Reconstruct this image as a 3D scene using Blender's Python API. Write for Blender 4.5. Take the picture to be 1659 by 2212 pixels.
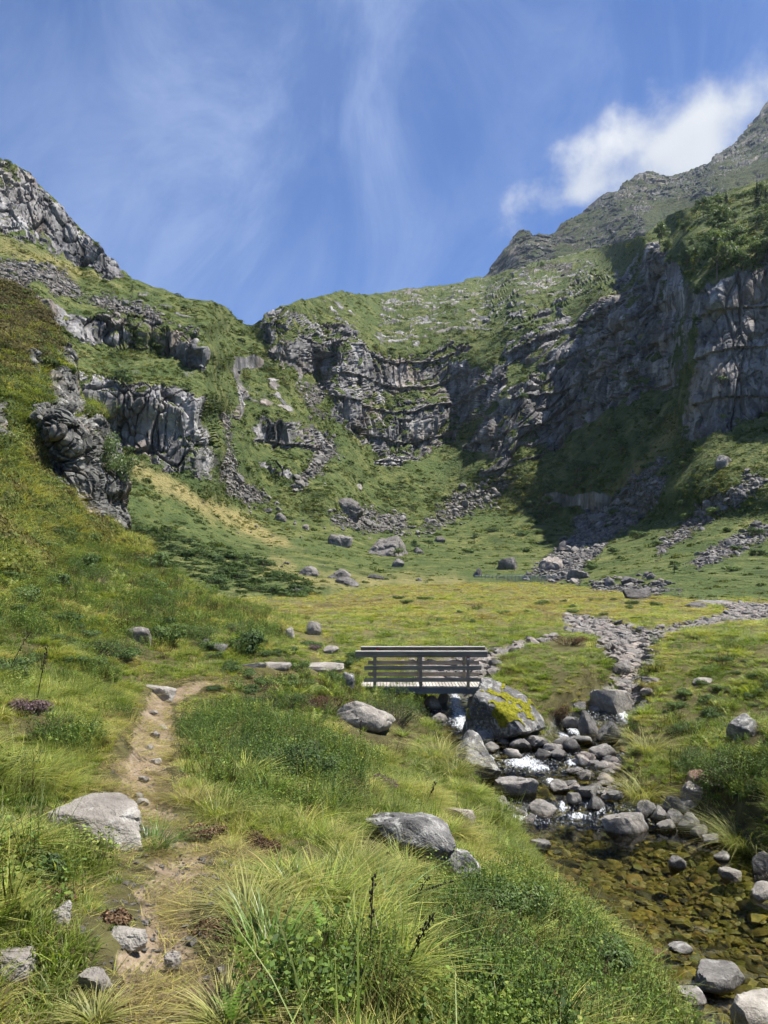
import bpy, bmesh, math, random
import numpy as np
from mathutils import Vector, Matrix

for o in list(bpy.data.objects):
    bpy.data.objects.remove(o)
SC = bpy.context.scene
COL = SC.collection
rng = np.random.default_rng(7)
random.seed(7)
R = math.radians

# ------------------------------------------------------------------ camera
PITCH = R(4.1)
FPX, CU, CV = 1650.0, 829.5, 1106.0          # focal length and centre in photo units (photo scaled to 1659 x 2212)
cam = bpy.data.cameras.new('camera')
cam.sensor_fit = 'HORIZONTAL'; cam.sensor_width = 36.0; cam.lens = 36.0 * FPX / 1659.0
cam.clip_start = 0.05; cam.clip_end = 30000
camo = bpy.data.objects.new('camera', cam); COL.objects.link(camo)
camo.rotation_euler = (math.pi / 2 + PITCH, 0, 0)
SC.camera = camo

# ------------------------------------------------------------------ light, sky, exposure
SUN_AZ, SUN_EL = R(90), R(63)                 # azimuth clockwise from +Y (forward)
SUN_DIR = Vector((math.sin(SUN_AZ) * math.cos(SUN_EL), math.cos(SUN_AZ) * math.cos(SUN_EL), math.sin(SUN_EL)))
sun = bpy.data.lights.new('sun', 'SUN'); sun.energy = 5.0; sun.angle = R(0.53); sun.color = (1.0, 0.95, 0.86)
suno = bpy.data.objects.new('sun', sun); COL.objects.link(suno)
suno.rotation_euler = (-SUN_DIR).to_track_quat('-Z', 'Y').to_euler()
SC.view_settings.view_transform = 'Standard'; SC.view_settings.look = 'None'
SC.view_settings.exposure = 1.05; SC.view_settings.gamma = 1.0
SC.view_settings.use_curve_mapping = False
SC.render.engine = 'CYCLES'
cy = SC.cycles
cy.max_bounces = 6; cy.diffuse_bounces = 2; cy.glossy_bounces = 3; cy.transmission_bounces = 4; cy.transparent_max_bounces = 12
cy.volume_bounces = 1; cy.caustics_reflective = False; cy.caustics_refractive = False
cy.sample_clamp_indirect = 6
cy.use_adaptive_sampling = True; cy.adaptive_threshold = 0.03; cy.use_light_tree = False
cy.use_denoising = True
try:
    cy.denoiser = 'OPENIMAGEDENOISE'; cy.denoising_input_passes = 'RGB_ALBEDO_NORMAL'; cy.denoising_prefilter = 'ACCURATE'
except Exception:
    pass


class NT:
    """tiny helper around a node tree"""
    def __init__(s, nt):
        s.t = nt; s.n = nt.nodes; s.l = nt.links
    def new(s, typ, ins=None, **props):
        nd = s.n.new(typ)
        for k, v in props.items():
            setattr(nd, k, v)
        for k, v in (ins or {}).items():
            s.put(nd, k, v)
        return nd
    def put(s, nd, k, v):
        sock = nd.inputs[k]
        if hasattr(v, 'outputs'):
            v = v.outputs[0]
        if isinstance(v, bpy.types.NodeSocket):
            s.l.new(v, sock)
        else:
            if sock.type == 'RGBA' and len(v) == 3:
                v = (*v, 1)
            sock.default_value = v
    def math(s, op, a, b=0.0, c=0.0, clamp=False):
        nd = s.new('ShaderNodeMath', operation=op, use_clamp=clamp)
        s.put(nd, 0, a); s.put(nd, 1, b); s.put(nd, 2, c)
        return nd.outputs[0]
    def vmath(s, op, a, b=(0, 0, 0)):
        nd = s.new('ShaderNodeVectorMath', operation=op)
        s.put(nd, 0, a)
        s.put(nd, 1, b)
        return nd.outputs['Value'] if op in ('DOT_PRODUCT', 'LENGTH', 'DISTANCE') else nd.outputs[0]
    def mix(s, f, a, b, mode='MIX'):
        nd = s.new('ShaderNodeMix', data_type='RGBA', blend_type=mode)
        for i, v in ((0, f), (6, a), (7, b)):
            sock = nd.inputs[i]
            if hasattr(v, 'outputs'):
                v = v.outputs[0]
            if isinstance(v, bpy.types.NodeSocket):
                s.l.new(v, sock)
            else:
                sock.default_value = (*v, 1) if (i > 0 and len(v) == 3) else v
        return nd.outputs[2]
    def noise(s, vec, scale, detail=4, rough=0.55, dist=0.0, out=0, dim='3D'):
        nd = s.new('ShaderNodeTexNoise', {'Scale': scale, 'Detail': detail, 'Roughness': rough, 'Distortion': dist}, noise_dimensions=dim)
        if vec is not None:
            s.put(nd, 'Vector', vec)
        return nd.outputs[out]
    def ramp(s, fac, stops, interp='LINEAR'):
        nd = s.new('ShaderNodeValToRGB')
        cr = nd.color_ramp; cr.interpolation = interp
        while len(cr.elements) < len(stops):
            cr.elements.new(0.5)
        for e, (p, c) in zip(cr.elements, stops):
            e.position = p
            e.color = (c, c, c, 1) if isinstance(c, (int, float)) else (*c, 1)
        s.put(nd, 0, fac)
        return nd.outputs[0]
    def mapr(s, v, a, b, c=0.0, d=1.0, smooth=False):
        nd = s.new('ShaderNodeMapRange', {0: v, 1: a, 2: b, 3: c, 4: d}, interpolation_type='SMOOTHSTEP' if smooth else 'LINEAR')
        return nd.outputs[0]
    def attr(s, name, out='Fac', kind='GEOMETRY'):
        nd = s.new('ShaderNodeAttribute', attribute_name=name, attribute_type=kind)
        return nd.outputs[out]


world = bpy.data.worlds.new('World'); SC.world = world; world.use_nodes = True
def build_world():
    w = NT(world.node_tree); w.n.clear()
    sky = w.new('ShaderNodeTexSky', sky_type='NISHITA', sun_disc=False, sun_elevation=SUN_EL, sun_rotation=SUN_AZ,
                altitude=1800.0, air_density=1.0, dust_density=0.25, ozone_density=4.0)
    geo = w.new('ShaderNodeTexCoord')
    d = geo.outputs['Generated']
    sep = w.new('ShaderNodeSeparateXYZ', {0: d})
    # tangent-plane coordinates of a high cloud deck, so that the wisps run over the whole dome
    zz = w.math('ADD', w.math('MAXIMUM', sep.outputs[2], 0.0), 0.55)
    px = w.math('DIVIDE', sep.outputs[0], zz); py = w.math('DIVIDE', sep.outputs[1], zz)
    dk = w.new('ShaderNodeCombineXYZ', {0: px, 1: py, 2: 0.0})
    # wind-drawn cirrus, running away from the viewer and leaning right
    sa, ca = math.sin(R(62)), math.cos(R(62))
    rot = w.new('ShaderNodeCombineXYZ', {0: w.math('MULTIPLY', w.vmath('DOT_PRODUCT', d, (-sa, 0.25, ca)), 3.4), 1: w.math('MULTIPLY', sep.outputs[1], 2.0), 2: w.math('MULTIPLY', w.vmath('DOT_PRODUCT', d, (ca, 0.1, sa)), 1.5)})
    c1 = w.noise(rot, 1.5, 7, 0.66, 0.9)
    c2 = w.noise(d, 2.3, 2, 0.5)
    cirrus = w.math('MULTIPLY', w.mapr(c1, 0.38, 0.74, 0, 1, True), w.mapr(c2, 0.34, 0.62, 0.10, 1.0, True))
    veil = w.math('MULTIPLY', w.mapr(c2, 0.25, 0.75, 0, 1, True), 0.22)
    # small cumulus scraps
    rs = w.new('ShaderNodeMapping', {'Vector': d, 'Location': (1.37, 0.42, 0.13), 'Scale': (1, 1, 1.5)})
    c3 = w.noise(rs, 5.2, 4, 0.62)
    scraps = w.mapr(c3, 0.655, 0.76, 0, 1, True)
    # cumulus bank that sits on the ridge on the right
    def bank(cx, cz, rx, rz, tilt):
        dx = w.math('SUBTRACT', w.math('DIVIDE', sep.outputs[0], w.math('MAXIMUM', sep.outputs[1], 0.05)), cx)
        dz = w.math('SUBTRACT', w.math('DIVIDE', sep.outputs[2], w.math('MAXIMUM', sep.outputs[1], 0.05)), cz)
        ex = w.math('ADD', w.math('MULTIPLY', dx, math.cos(tilt)), w.math('MULTIPLY', dz, math.sin(tilt)))
        ez = w.math('SUBTRACT', w.math('MULTIPLY', dz, math.cos(tilt)), w.math('MULTIPLY', dx, math.sin(tilt)))
        q = w.math('SQRT', w.math('ADD', w.math('POWER', w.math('DIVIDE', ex, rx), 2.0), w.math('POWER', w.math('DIVIDE', ez, rz), 2.0)))
        return w.math('SUBTRACT', 1.0, q)
    fine = w.noise(d, 9.0, 6, 0.62)
    big = w.noise(d, 4.5, 3, 0.6)
    wob = w.math('ADD', w.math('MULTIPLY', w.math('SUBTRACT', fine, 0.5), 3.0), w.math('MULTIPLY', w.math('SUBTRACT', big, 0.5), 2.4))
    b1 = w.math('ADD', bank(0.42, 0.572, 0.24, 0.075, 0.50), wob)
    b2 = w.math('ADD', bank(0.29, 0.515, 0.11, 0.05, 0.25), wob)
    cum = w.math('MAXIMUM', w.mapr(b1, -0.05, 1.15, 0, 1, True), w.mapr(b2, 0.0, 1.1, 0, 0.9, True))
    up = w.mapr(sep.outputs[2], -0.02, 0.05, 0, 1, True)
    thin = w.math('MULTIPLY', w.math('MINIMUM', w.math('ADD', w.math('MULTIPLY', cirrus, 0.50), veil), 0.7), up)
    dense = w.math('MULTIPLY', w.math('MAXIMUM', cum, w.math('MULTIPLY', scraps, 0.55)), up)
    skyc = w.mix(1.0, sky.outputs[0], (0.27, 0.79, 1.42), 'MULTIPLY')
    grey = w.mix(w.mapr(big, 0.3, 0.62), (4.6, 5.2, 6.3), (8.2, 8.4, 8.8))
    col = w.mix(thin, skyc, (4.4, 5.6, 8.6))
    col = w.mix(dense, col, grey)
    bg = w.new('ShaderNodeBackground', {'Color': col, 'Strength': SKY_STRENGTH})
    out = w.new('ShaderNodeOutputWorld')
    w.l.new(bg.outputs[0], out.inputs[0])
SKY_STRENGTH = 0.050
build_world()

# ------------------------------------------------------------------ small maths
def ray(u, v):
    a = (np.asarray(u, float) - CU) / FPX; b = (CV - np.asarray(v, float)) / FPX
    return a, math.cos(PITCH) - b * math.sin(PITCH), math.sin(PITCH) + b * math.cos(PITCH)

def P(u, v, d):
    a, f, w = ray(u, v)
    return np.stack(np.broadcast_arrays(a * d / f, np.asarray(d, float) + 0 * a, w * d / f), -1)

def sstep(x, a, b):
    t = np.clip((x - a) / (b - a), 0, 1)
    return t * t * (3 - 2 * t)

_perm = np.random.default_rng(3).permutation(256).astype(np.int32)
_perm = np.concatenate([_perm, _perm, _perm])
_g = np.random.default_rng(4).normal(size=(256, 3)); _g /= np.linalg.norm(_g, axis=1)[:, None]
_g = _g.astype(np.float32)

def perlin(p):
    p = np.asarray(p, np.float32)
    i = np.floor(p).astype(np.int32); f = p - i; i &= 255
    u = f * f * f * (f * (f * 6 - 15) + 10)
    out = 0
    for dx in (0, 1):
        wx = u[:, 0] if dx else 1 - u[:, 0]
        hx = _perm[i[:, 0] + dx]
        for dy in (0, 1):
            wy = wx * (u[:, 1] if dy else 1 - u[:, 1])
            hy = _perm[hx + i[:, 1] + dy]
            for dz in (0, 1):
                w = wy * (u[:, 2] if dz else 1 - u[:, 2])
                g = _g[_perm[hy + i[:, 2] + dz]]
                out = out + w * (g[:, 0] * (f[:, 0] - dx) + g[:, 1] * (f[:, 1] - dy) + g[:, 2] * (f[:, 2] - dz))
    return out * 1.5

def fbm(p, scale, octv=4, gain=0.5, off=0.0):
    p = np.asarray(p, np.float32) / scale + off
    r = 0; a = 1.0; s = 0
    for _ in range(octv):
        r = r + a * perlin(p); s += a; a *= gain; p = p * 2.03 + 17.7
    return r / s

def ridged(p, scale, octv=4, gain=0.5, off=0.0):
    p = np.asarray(p, np.float32) / scale + off
    r = 0; a = 1.0; s = 0
    for _ in range(octv):
        r = r + a * (1 - np.abs(perlin(p)) * 2); s += a; a *= gain; p = p * 2.03 + 31.1
    return r / s

_wr = np.random.default_rng(5).random((256, 4)).astype(np.float32)
def worley(p, full=False):
    """F1, F2, a random number of the nearest cell and the offset from its centre"""
    p = np.asarray(p, np.float32)
    i = np.floor(p).astype(np.int32); f = p - i
    n = len(p); f1 = np.full(n, 9, np.float32); f2 = np.full(n, 9, np.float32); idr = np.zeros(n, np.float32); off = np.zeros((n, 3), np.float32)
    for dx in (-1, 0, 1):
        for dy in (-1, 0, 1):
            for dz in (-1, 0, 1):
                h = _perm[_perm[_perm[(i[:, 0] + dx) & 255] + ((i[:, 1] + dy) & 255)] + ((i[:, 2] + dz) & 255)]
                q = _wr[h]
                dv = f - np.array([dx, dy, dz], np.float32) - q[:, :3]
                d = np.sqrt((dv ** 2).sum(1))
                near = d < f1
                f2 = np.where(near, f1, np.minimum(f2, d))
                idr = np.where(near, q[:, 3], idr)
                off = np.where(near[:, None], dv, off)
                f1 = np.where(near, d, f1)
    return (f1, f2, idr, off) if full else (f1, f2, idr)

class TPS:
    def __init__(s, pts, vals, reg=1e-4):
        s.c = np.asarray(pts, float); n = len(s.c)
        K = s.k(s.c); K[np.arange(n), np.arange(n)] += reg
        Q = np.c_[np.ones(n), s.c]
        A = np.zeros((n + 3, n + 3)); A[:n, :n] = K; A[:n, n:] = Q; A[n:, :n] = Q.T
        s.w = np.linalg.solve(A, np.r_[np.asarray(vals, float), 0, 0, 0])
    def k(s, p):
        r2 = ((p[:, None, :] - s.c[None]) ** 2).sum(-1)
        return 0.5 * r2 * np.log(r2 + 1e-9)
    def __call__(s, p):
        p = np.asarray(p, float); out = np.empty(len(p))
        for a in range(0, len(p), 40000):
            q = p[a:a + 40000]
            out[a:a + 40000] = s.k(q) @ s.w[:-3] + s.w[-3] + q @ s.w[-2:]
        return out

def sdf_poly(px, py, poly):
    """signed distance to a polygon, negative inside"""
    poly = np.asarray(poly, float); n = len(poly)
    d = np.full(px.shape, 1e18); inside = np.zeros(px.shape, bool)
    for i in range(n):
        x0, y0 = poly[i]; x1, y1 = poly[(i + 1) % n]
        ex, ey = x1 - x0, y1 - y0
        t = np.clip(((px - x0) * ex + (py - y0) * ey) / (ex * ex + ey * ey + 1e-12), 0, 1)
        d = np.minimum(d, (px - x0 - t * ex) ** 2 + (py - y0 - t * ey) ** 2)
        c = (y0 > py) != (y1 > py)
        if abs(ey) > 1e-12:
            inside ^= c & (px < ex * (py - y0) / ey + x0)
    d = np.sqrt(d)
    return np.where(inside, -d, d)

def dist_line(px, py, line):
    line = np.asarray(line, float); d = np.full(px.shape, 1e18); ti = np.zeros(px.shape)
    for i in range(len(line) - 1):
        x0, y0 = line[i][:2]; x1, y1 = line[i + 1][:2]
        ex, ey = x1 - x0, y1 - y0
        t = np.clip(((px - x0) * ex + (py - y0) * ey) / (ex * ex + ey * ey + 1e-12), 0, 1)
        q = (px - x0 - t * ex) ** 2 + (py - y0 - t * ey) ** 2
        ti = np.where(q < d, i + t, ti); d = np.minimum(d, q)
    return np.sqrt(d), ti

def mesh_from(name, verts, faces, mat=None, attrs=None, smooth=True):
    me = bpy.data.meshes.new(name)
    verts = np.asarray(verts, np.float32); faces = np.asarray(faces, np.int32)
    k = faces.shape[1]
    me.vertices.add(len(verts)); me.vertices.foreach_set('co', verts.ravel())
    me.loops.add(faces.size); me.loops.foreach_set('vertex_index', faces.ravel())
    me.polygons.add(len(faces)); me.polygons.foreach_set('loop_start', np.arange(0, faces.size, k, dtype=np.int32))
    me.polygons.foreach_set('use_smooth', np.full(len(faces), smooth))
    me.update(calc_edges=True)
    for an, av in (attrs or {}).items():
        av = np.asarray(av, np.float32)
        if av.ndim == 2:
            at = me.attributes.new(an, 'FLOAT_VECTOR', 'POINT'); at.data.foreach_set('vector', av.ravel())
        else:
            at = me.attributes.new(an, 'FLOAT', 'POINT'); at.data.foreach_set('value', av.ravel())
    if mat:
        me.materials.append(mat)
    me.validate()
    return me

def put(name, me, parent=None, loc=None, label=None, cat=None, group=None, kind=None):
    o = bpy.data.objects.new(name, me); COL.objects.link(o)
    if parent is not None:
        o.parent = parent
    if loc is not None:
        o.location = loc
    tag(o, label, cat, group, kind)
    return o

def tag(o, label=None, cat=None, group=None, kind=None):
    if label: o['label'] = label
    if cat: o['category'] = cat
    if group: o['group'] = group
    if kind: o['kind'] = kind
    return o

def grid_faces(nr, nc):
    i = np.arange((nr - 1) * (nc - 1)); r = i // (nc - 1); c = i % (nc - 1)
    a = r * nc + c
    return np.stack([a, a + 1, a + nc + 1, a + nc], 1)

def grid_normals(X):
    du = np.gradient(X, axis=1); dv = np.gradient(X, axis=0)
    n = np.cross(du, dv); n /= np.linalg.norm(n, axis=2, keepdims=True) + 1e-9
    return n

# ------------------------------------------------------------------ materials of the land
def new_mat(name):
    m = bpy.data.materials.new(name); m.use_nodes = True
    t = NT(m.node_tree); t.n.clear()
    out = t.new('ShaderNodeOutputMaterial')
    return m, t, out

def finish(t, out, color, rough=0.9, normal=None, spec=0.2, **kw):
    b = t.new('ShaderNodeBsdfPrincipled', {'Base Color': color, 'Roughness': rough, 'Specular IOR Level': spec})
    if normal is not None:
        t.put(b, 'Normal', normal)
    for k, v in kw.items():
        t.put(b, k, v)
    t.l.new(b.outputs[0], out.inputs[0])
    return b

def land_material(name, k, rockcol=((0.032, 0.033, 0.037), (0.130, 0.125, 0.127), (0.33, 0.317, 0.31)), green=1.0, streak=1.0):
    """k: size in metres of the finest grain to show"""
    m, t, out = new_mat(name)
    pos = t.new('ShaderNodeNewGeometry').outputs['Position']
    rock = t.attr('rock'); dry = t.attr('dry'); scree = t.attr('scree')
    n_big = t.noise(pos, 0.035 / k, 3, 0.6); n_mid = t.noise(pos, 0.16 / k, 4, 0.65); n_fine = t.noise(pos, 0.7 / k, 3, 0.7)
    # grass and low shrubs
    g = t.ramp(n_mid, [(0.30, (0.026, 0.040, 0.012)), (0.44, (0.056, 0.074, 0.022)), (0.56, (0.102, 0.116, 0.036)), (0.70, (0.165, 0.158, 0.062))])
    shrub = t.mapr(t.math('ADD', t.math('MULTIPLY', n_fine, 0.6), t.math('MULTIPLY', n_big, 0.5)), 0.50, 0.64, 0, 1, True)
    g = t.mix(t.math('MULTIPLY', shrub, 0.6), g, (0.042, 0.066, 0.024))
    g = t.mix(t.mapr(n_big, 0.42, 0.70, 0, 0.5), g, (0.070, 0.098, 0.028))
    yel = t.mix(n_fine, (0.20, 0.165, 0.06), (0.30, 0.25, 0.12))
    g = t.mix(t.math('MULTIPLY', dry, t.mapr(n_mid, 0.3, 0.6, 0.35, 1.0)), g, yel)
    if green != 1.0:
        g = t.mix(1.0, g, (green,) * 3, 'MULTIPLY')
    # rock: blotched grey with stained streaks down the face
    st = t.new('ShaderNodeMapping', {'Vector': pos, 'Scale': (0.35 / k, 0.35 / k, 0.035 / k)})
    n_st = t.noise(st, 1.0, 3, 0.6, 0.4)
    n_r = t.noise(pos, 0.09 / k, 5, 0.68, 0.5)
    wpos = t.vmath('ADD', pos, t.vmath('MULTIPLY', t.new('ShaderNodeCombineXYZ', {0: n_mid, 1: n_r, 2: n_fine}), (2.5 * k, 2.5 * k, 4 * k)))
    vo = t.new('ShaderNodeTexVoronoi', {'Vector': t.new('ShaderNodeMapping', {'Vector': wpos, 'Rotation': (0.1, 0.25, 0.4), 'Scale': (0.36 / k, 0.36 / k, 0.09 / k)}), 'Scale': 1.0, 'Randomness': 1.0})
    cell = t.new('ShaderNodeSeparateColor', {0: vo.outputs['Color']}).outputs[0]
    rc = t.ramp(t.math('ADD', t.math('MULTIPLY', n_r, 0.62), t.math('MULTIPLY', n_st, 0.40 * streak)), [(0.36, rockcol[0]), (0.50, rockcol[1]), (0.66, rockcol[2])])
    rc = t.mix(t.mapr(t.noise(pos, 0.05 / k, 3, 0.5), 0.52, 0.66, 0, 0.5), rc, (0.21, 0.165, 0.125))
    rc = t.new('ShaderNodeHueSaturation', {'Value': t.mapr(cell, 0, 1, 0.6, 1.4), 'Color': rc}).outputs[0]
    # turf and lichen on the rock
    rc = t.mix(t.mapr(n_fine, 0.58, 0.70, 0, 0.55), rc, (0.07, 0.085, 0.03))
    # scree: stones between the plants
    vs = t.new('ShaderNodeTexVoronoi', {'Vector': pos, 'Scale': 0.9 / k, 'Randomness': 1.0})
    sc_c = t.ramp(t.new('ShaderNodeSeparateColor', {0: vs.outputs['Color']}).outputs[0], [(0, (0.05, 0.045, 0.042)), (0.5, (0.135, 0.118, 0.108)), (1, (0.29, 0.265, 0.25))])
    f_sc = t.mapr(t.math('ADD', scree, t.math('MULTIPLY', t.math('SUBTRACT', n_fine, 0.5), 1.3)), 0.42, 0.60, 0, 1)
    col = t.mix(f_sc, g, sc_c)
    f_rock = t.mapr(t.math('ADD', rock, t.math('MULTIPLY', t.math('SUBTRACT', n_fine, 0.5), 0.9)), 0.40, 0.58, 0, 1)
    col = t.mix(f_rock, col, rc)
    # relief
    h_g = t.math('ADD', t.math('MULTIPLY', n_fine, 0.9), t.math('MULTIPLY', n_mid, 1.0))
    h_r = t.math('ADD', t.math('ADD', t.math('MULTIPLY', n_r, 1.0), t.math('MULTIPLY', cell, 0.9)), t.math('MULTIPLY', n_st, 0.35))
    hh = t.new('ShaderNodeMix', {0: f_rock, 2: h_g, 3: h_r}).outputs[0]
    hh = t.new('ShaderNodeMix', {0: f_sc, 2: hh, 3: t.math('MULTIPLY', vs.outputs['Distance'], -1.6)}).outputs[0]
    bmp = t.new('ShaderNodeBump', {'Strength': 0.9, 'Distance': 1.5 * k, 'Height': hh})
    finish(t, out, col, t.mapr(f_rock, 0, 1, 0.95, 0.72), bmp, 0.15)
    return m

# ------------------------------------------------------------------ the valley: one sheet from the meadow's edge to the skyline
def interp_curve(pts):
    pts = np.asarray(pts, float)
    return lambda u: np.interp(u, pts[:, 0], pts[:, 1])

SKYLINE = interp_curve([(-320, 150), (-200, 230), (-80, 300), (0, 346), (30, 358), (60, 372), (100, 412), (150, 466), (200, 517), (250, 560), (272, 585), (285, 603),
    (310, 612), (340, 622), (400, 645), (460, 650), (480, 660), (510, 686), (532, 700), (545, 703), (560, 690), (575, 672), (600, 656), (630, 654), (650, 645), (700, 641), (730, 634), (800, 634), (840, 632),
    (900, 618), (960, 610), (1010, 600), (1060, 592), (1130, 575), (1260, 546), (1390, 508), (1440, 466), (1500, 440), (1560, 414), (1659, 380), (1760, 330), (1960, 250)])

# columns of the land: where each begins (photo height, distance) and how steeply (degrees) it climbs from one height to the next
LAND = {
 -300: ((1320, 52), (1100, 40), (900, 40), (700, 45), (560, 45), (170, 55)),
 -120: ((1320, 56), (1150, 38), (900, 38), (640, 46), (560, 36), (280, 56)),
 0: ((1320, 62), (1150, 34), (900, 36), (660, 48), (590, 68), (545, 33), (505, 38), (346, 60)),
 100: ((1320, 64), (1150, 30), (1000, 34), (800, 50), (690, 45), (648, 70), (600, 36), (548, 33), (505, 50), (412, 62)),
 165: ((1320, 66), (1150, 28), (1000, 32), (930, 36), (800, 72), (745, 32), (690, 64), (640, 36), (585, 33), (480, 60)),
 230: ((1320, 68), (1170, 26), (1050, 28), (957, 36), (812, 72), (752, 31), (680, 74), (645, 34), (607, 33), (540, 60)),
 300: ((1320, 70), (1200, 25), (1100, 27), (985, 36), (830, 72), (765, 31), (692, 72), (655, 33), (608, 30)),
 360: ((1320, 72), (1220, 24), (1120, 25), (1018, 36), (832, 72), (775, 31), (705, 72), (665, 33), (632, 29)),
 420: ((1320, 73), (1235, 22), (1130, 24), (1037, 35), (850, 72), (795, 34), (735, 74), (690, 36), (648, 29)),
 455: ((1320, 74), (1240, 20), (1140, 22), (1042, 33), (865, 72), (800, 46), (760, 64), (700, 40), (652, 30)),
 480: ((1320, 75), (1245, 18), (1140, 20), (1030, 30), (900, 42), (800, 44), (720, 40), (662, 34)),
 545: ((1320, 75), (1262, 15), (1150, 16), (1020, 26), (960, 38), (850, 44), (760, 46), (704, 38)),
 562: ((1320, 75), (1265, 14), (1150, 15), (1018, 25), (992, 62), (957, 30), (905, 74), (800, 38), (745, 55), (692, 66)),
 625: ((1320, 75), (1270, 12), (1150, 15), (1032, 24), (1006, 66), (975, 29), (912, 72), (815, 38), (735, 72), (700, 46), (656, 55)),
 690: ((1320, 75), (1275, 8), (1150, 15), (1000, 25), (962, 32), (937, 62), (830, 36), (790, 55), (700, 72), (642, 36)),
 722: ((1320, 75), (1275, 8), (1150, 15), (1000, 25), (905, 34), (840, 72), (800, 46), (755, 72), (700, 40), (636, 32)),
 770: ((1320, 75), (1265, 6), (1150, 15), (1040, 23), (955, 32), (870, 72), (820, 45), (740, 74), (690, 33), (634, 28)),
 820: ((1320, 75), (1262, 5), (1150, 14), (1060, 21), (987, 31), (890, 72), (840, 42), (765, 74), (700, 31), (633, 27)),
 880: ((1320, 75), (1262, 5), (1150, 14), (1060, 21), (990, 31), (900, 72), (850, 42), (765, 74), (700, 31), (622, 27)),
 950: ((1320, 75), (1260, 5), (1150, 15), (1060, 22), (962, 32), (880, 74), (830, 45), (745, 70), (690, 31), (612, 26)),
 1010: ((1320, 75), (1258, 5), (1150, 17), (1060, 25), (905, 38), (840, 70), (740, 62), (680, 32), (601, 26)),
 1040: ((1320, 75), (1258, 5), (1150, 19), (1035, 29), (1010, 68), (978, 33), (920, 68), (850, 46), (780, 55), (700, 35), (594, 26)),
 1120: ((1320, 75), (1256, 6), (1150, 24), (1017, 32), (986, 66), (838, 66), (790, 38), (700, 52), (640, 30), (576, 26)),
 1200: ((1320, 75), (1256, 8), (1150, 28), (970, 34), (748, 66), (690, 42), (640, 32), (560, 26)),
 1290: ((1320, 73), (1268, 11), (1150, 31), (895, 35), (660, 66), (620, 34), (540, 26)),
 1390: ((1320, 71), (1278, 14), (1150, 32), (852, 35), (540, 66), (510, 38)),
 1440: ((1320, 70), (1282, 16), (1150, 33), (835, 35), (600, 66), (500, 42), (467, 36)),
 1478: ((1320, 69), (1284, 17), (1150, 33), (948, 36), (620, 74), (520, 42), (453, 36)),
 1520: ((1320, 68), (1285, 18), (1150, 33), (948, 36), (610, 74), (500, 40), (434, 36)),
 1600: ((1320, 67), (1286, 19), (1150, 34), (920, 36), (575, 74), (480, 40), (402, 36)),
 1659: ((1320, 66), (1286, 20), (1150, 34), (892, 36), (545, 74), (460, 40), (380, 36)),
 1780: ((1320, 62), (1287, 22), (1150, 34), (885, 37), (500, 74), (420, 40), (322, 38)),
 1950: ((1320, 58), (1288, 24), (1150, 34), (870, 38), (480, 74), (380, 42), (255, 40))}
VALLEY_PTS = []
for u_, ch in LAND.items():
    (v_, d_) = ch[0]; VALLEY_PTS.append((u_, v_, d_)); a_, f_, w_ = ray(u_, v_); s_ = float(w_ / f_)
    for v1, ang in ch[1:]:
        a_, f_, w_ = ray(u_, v1); s1 = float(w_ / f_); T_ = math.tan(R(ang))
        d1 = d_ * (T_ - s_) / max(T_ - s1, 0.06); nm_ = max(1, int(abs(v_ - v1) // 75))
        for q in range(1, nm_ + 1):                       # points along the straight climb
            vq = v_ + (v1 - v_) * q / nm_; aq, fq, wq = ray(u_, vq); sq = float(wq / fq)
            VALLEY_PTS.append((u_, vq, d_ * (T_ - s_) / max(T_ - sq, 0.06)))
        v_, d_, s_ = v1, d1, s1
def _spread(u, v):
    F = np.interp(u, [150, 500, 900, 1040, 1200, 1300, 1400, 1540, 1700], [1.55, 1.6, 1.8, 2.0, 2.25, 2.25, 2.05, 1.78, 1.7])
    t = np.clip((1300 - v) / 150, 0, 1)
    return 1 + (F - 1) * t * t * (3 - 2 * t)
VALLEY_PTS = [(u, v, d * float(_spread(u, v))) for u, v, d in VALLEY_PTS]
print('skyline distances', [(round(u), round(d)) for u, v, d in VALLEY_PTS if abs(v - SKYLINE(u)) < 6])
VT = TPS([(u / 300, v / 300) for u, v, d in VALLEY_PTS], [math.log(d) for u, v, d in VALLEY_PTS], 2e-4)

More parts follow.
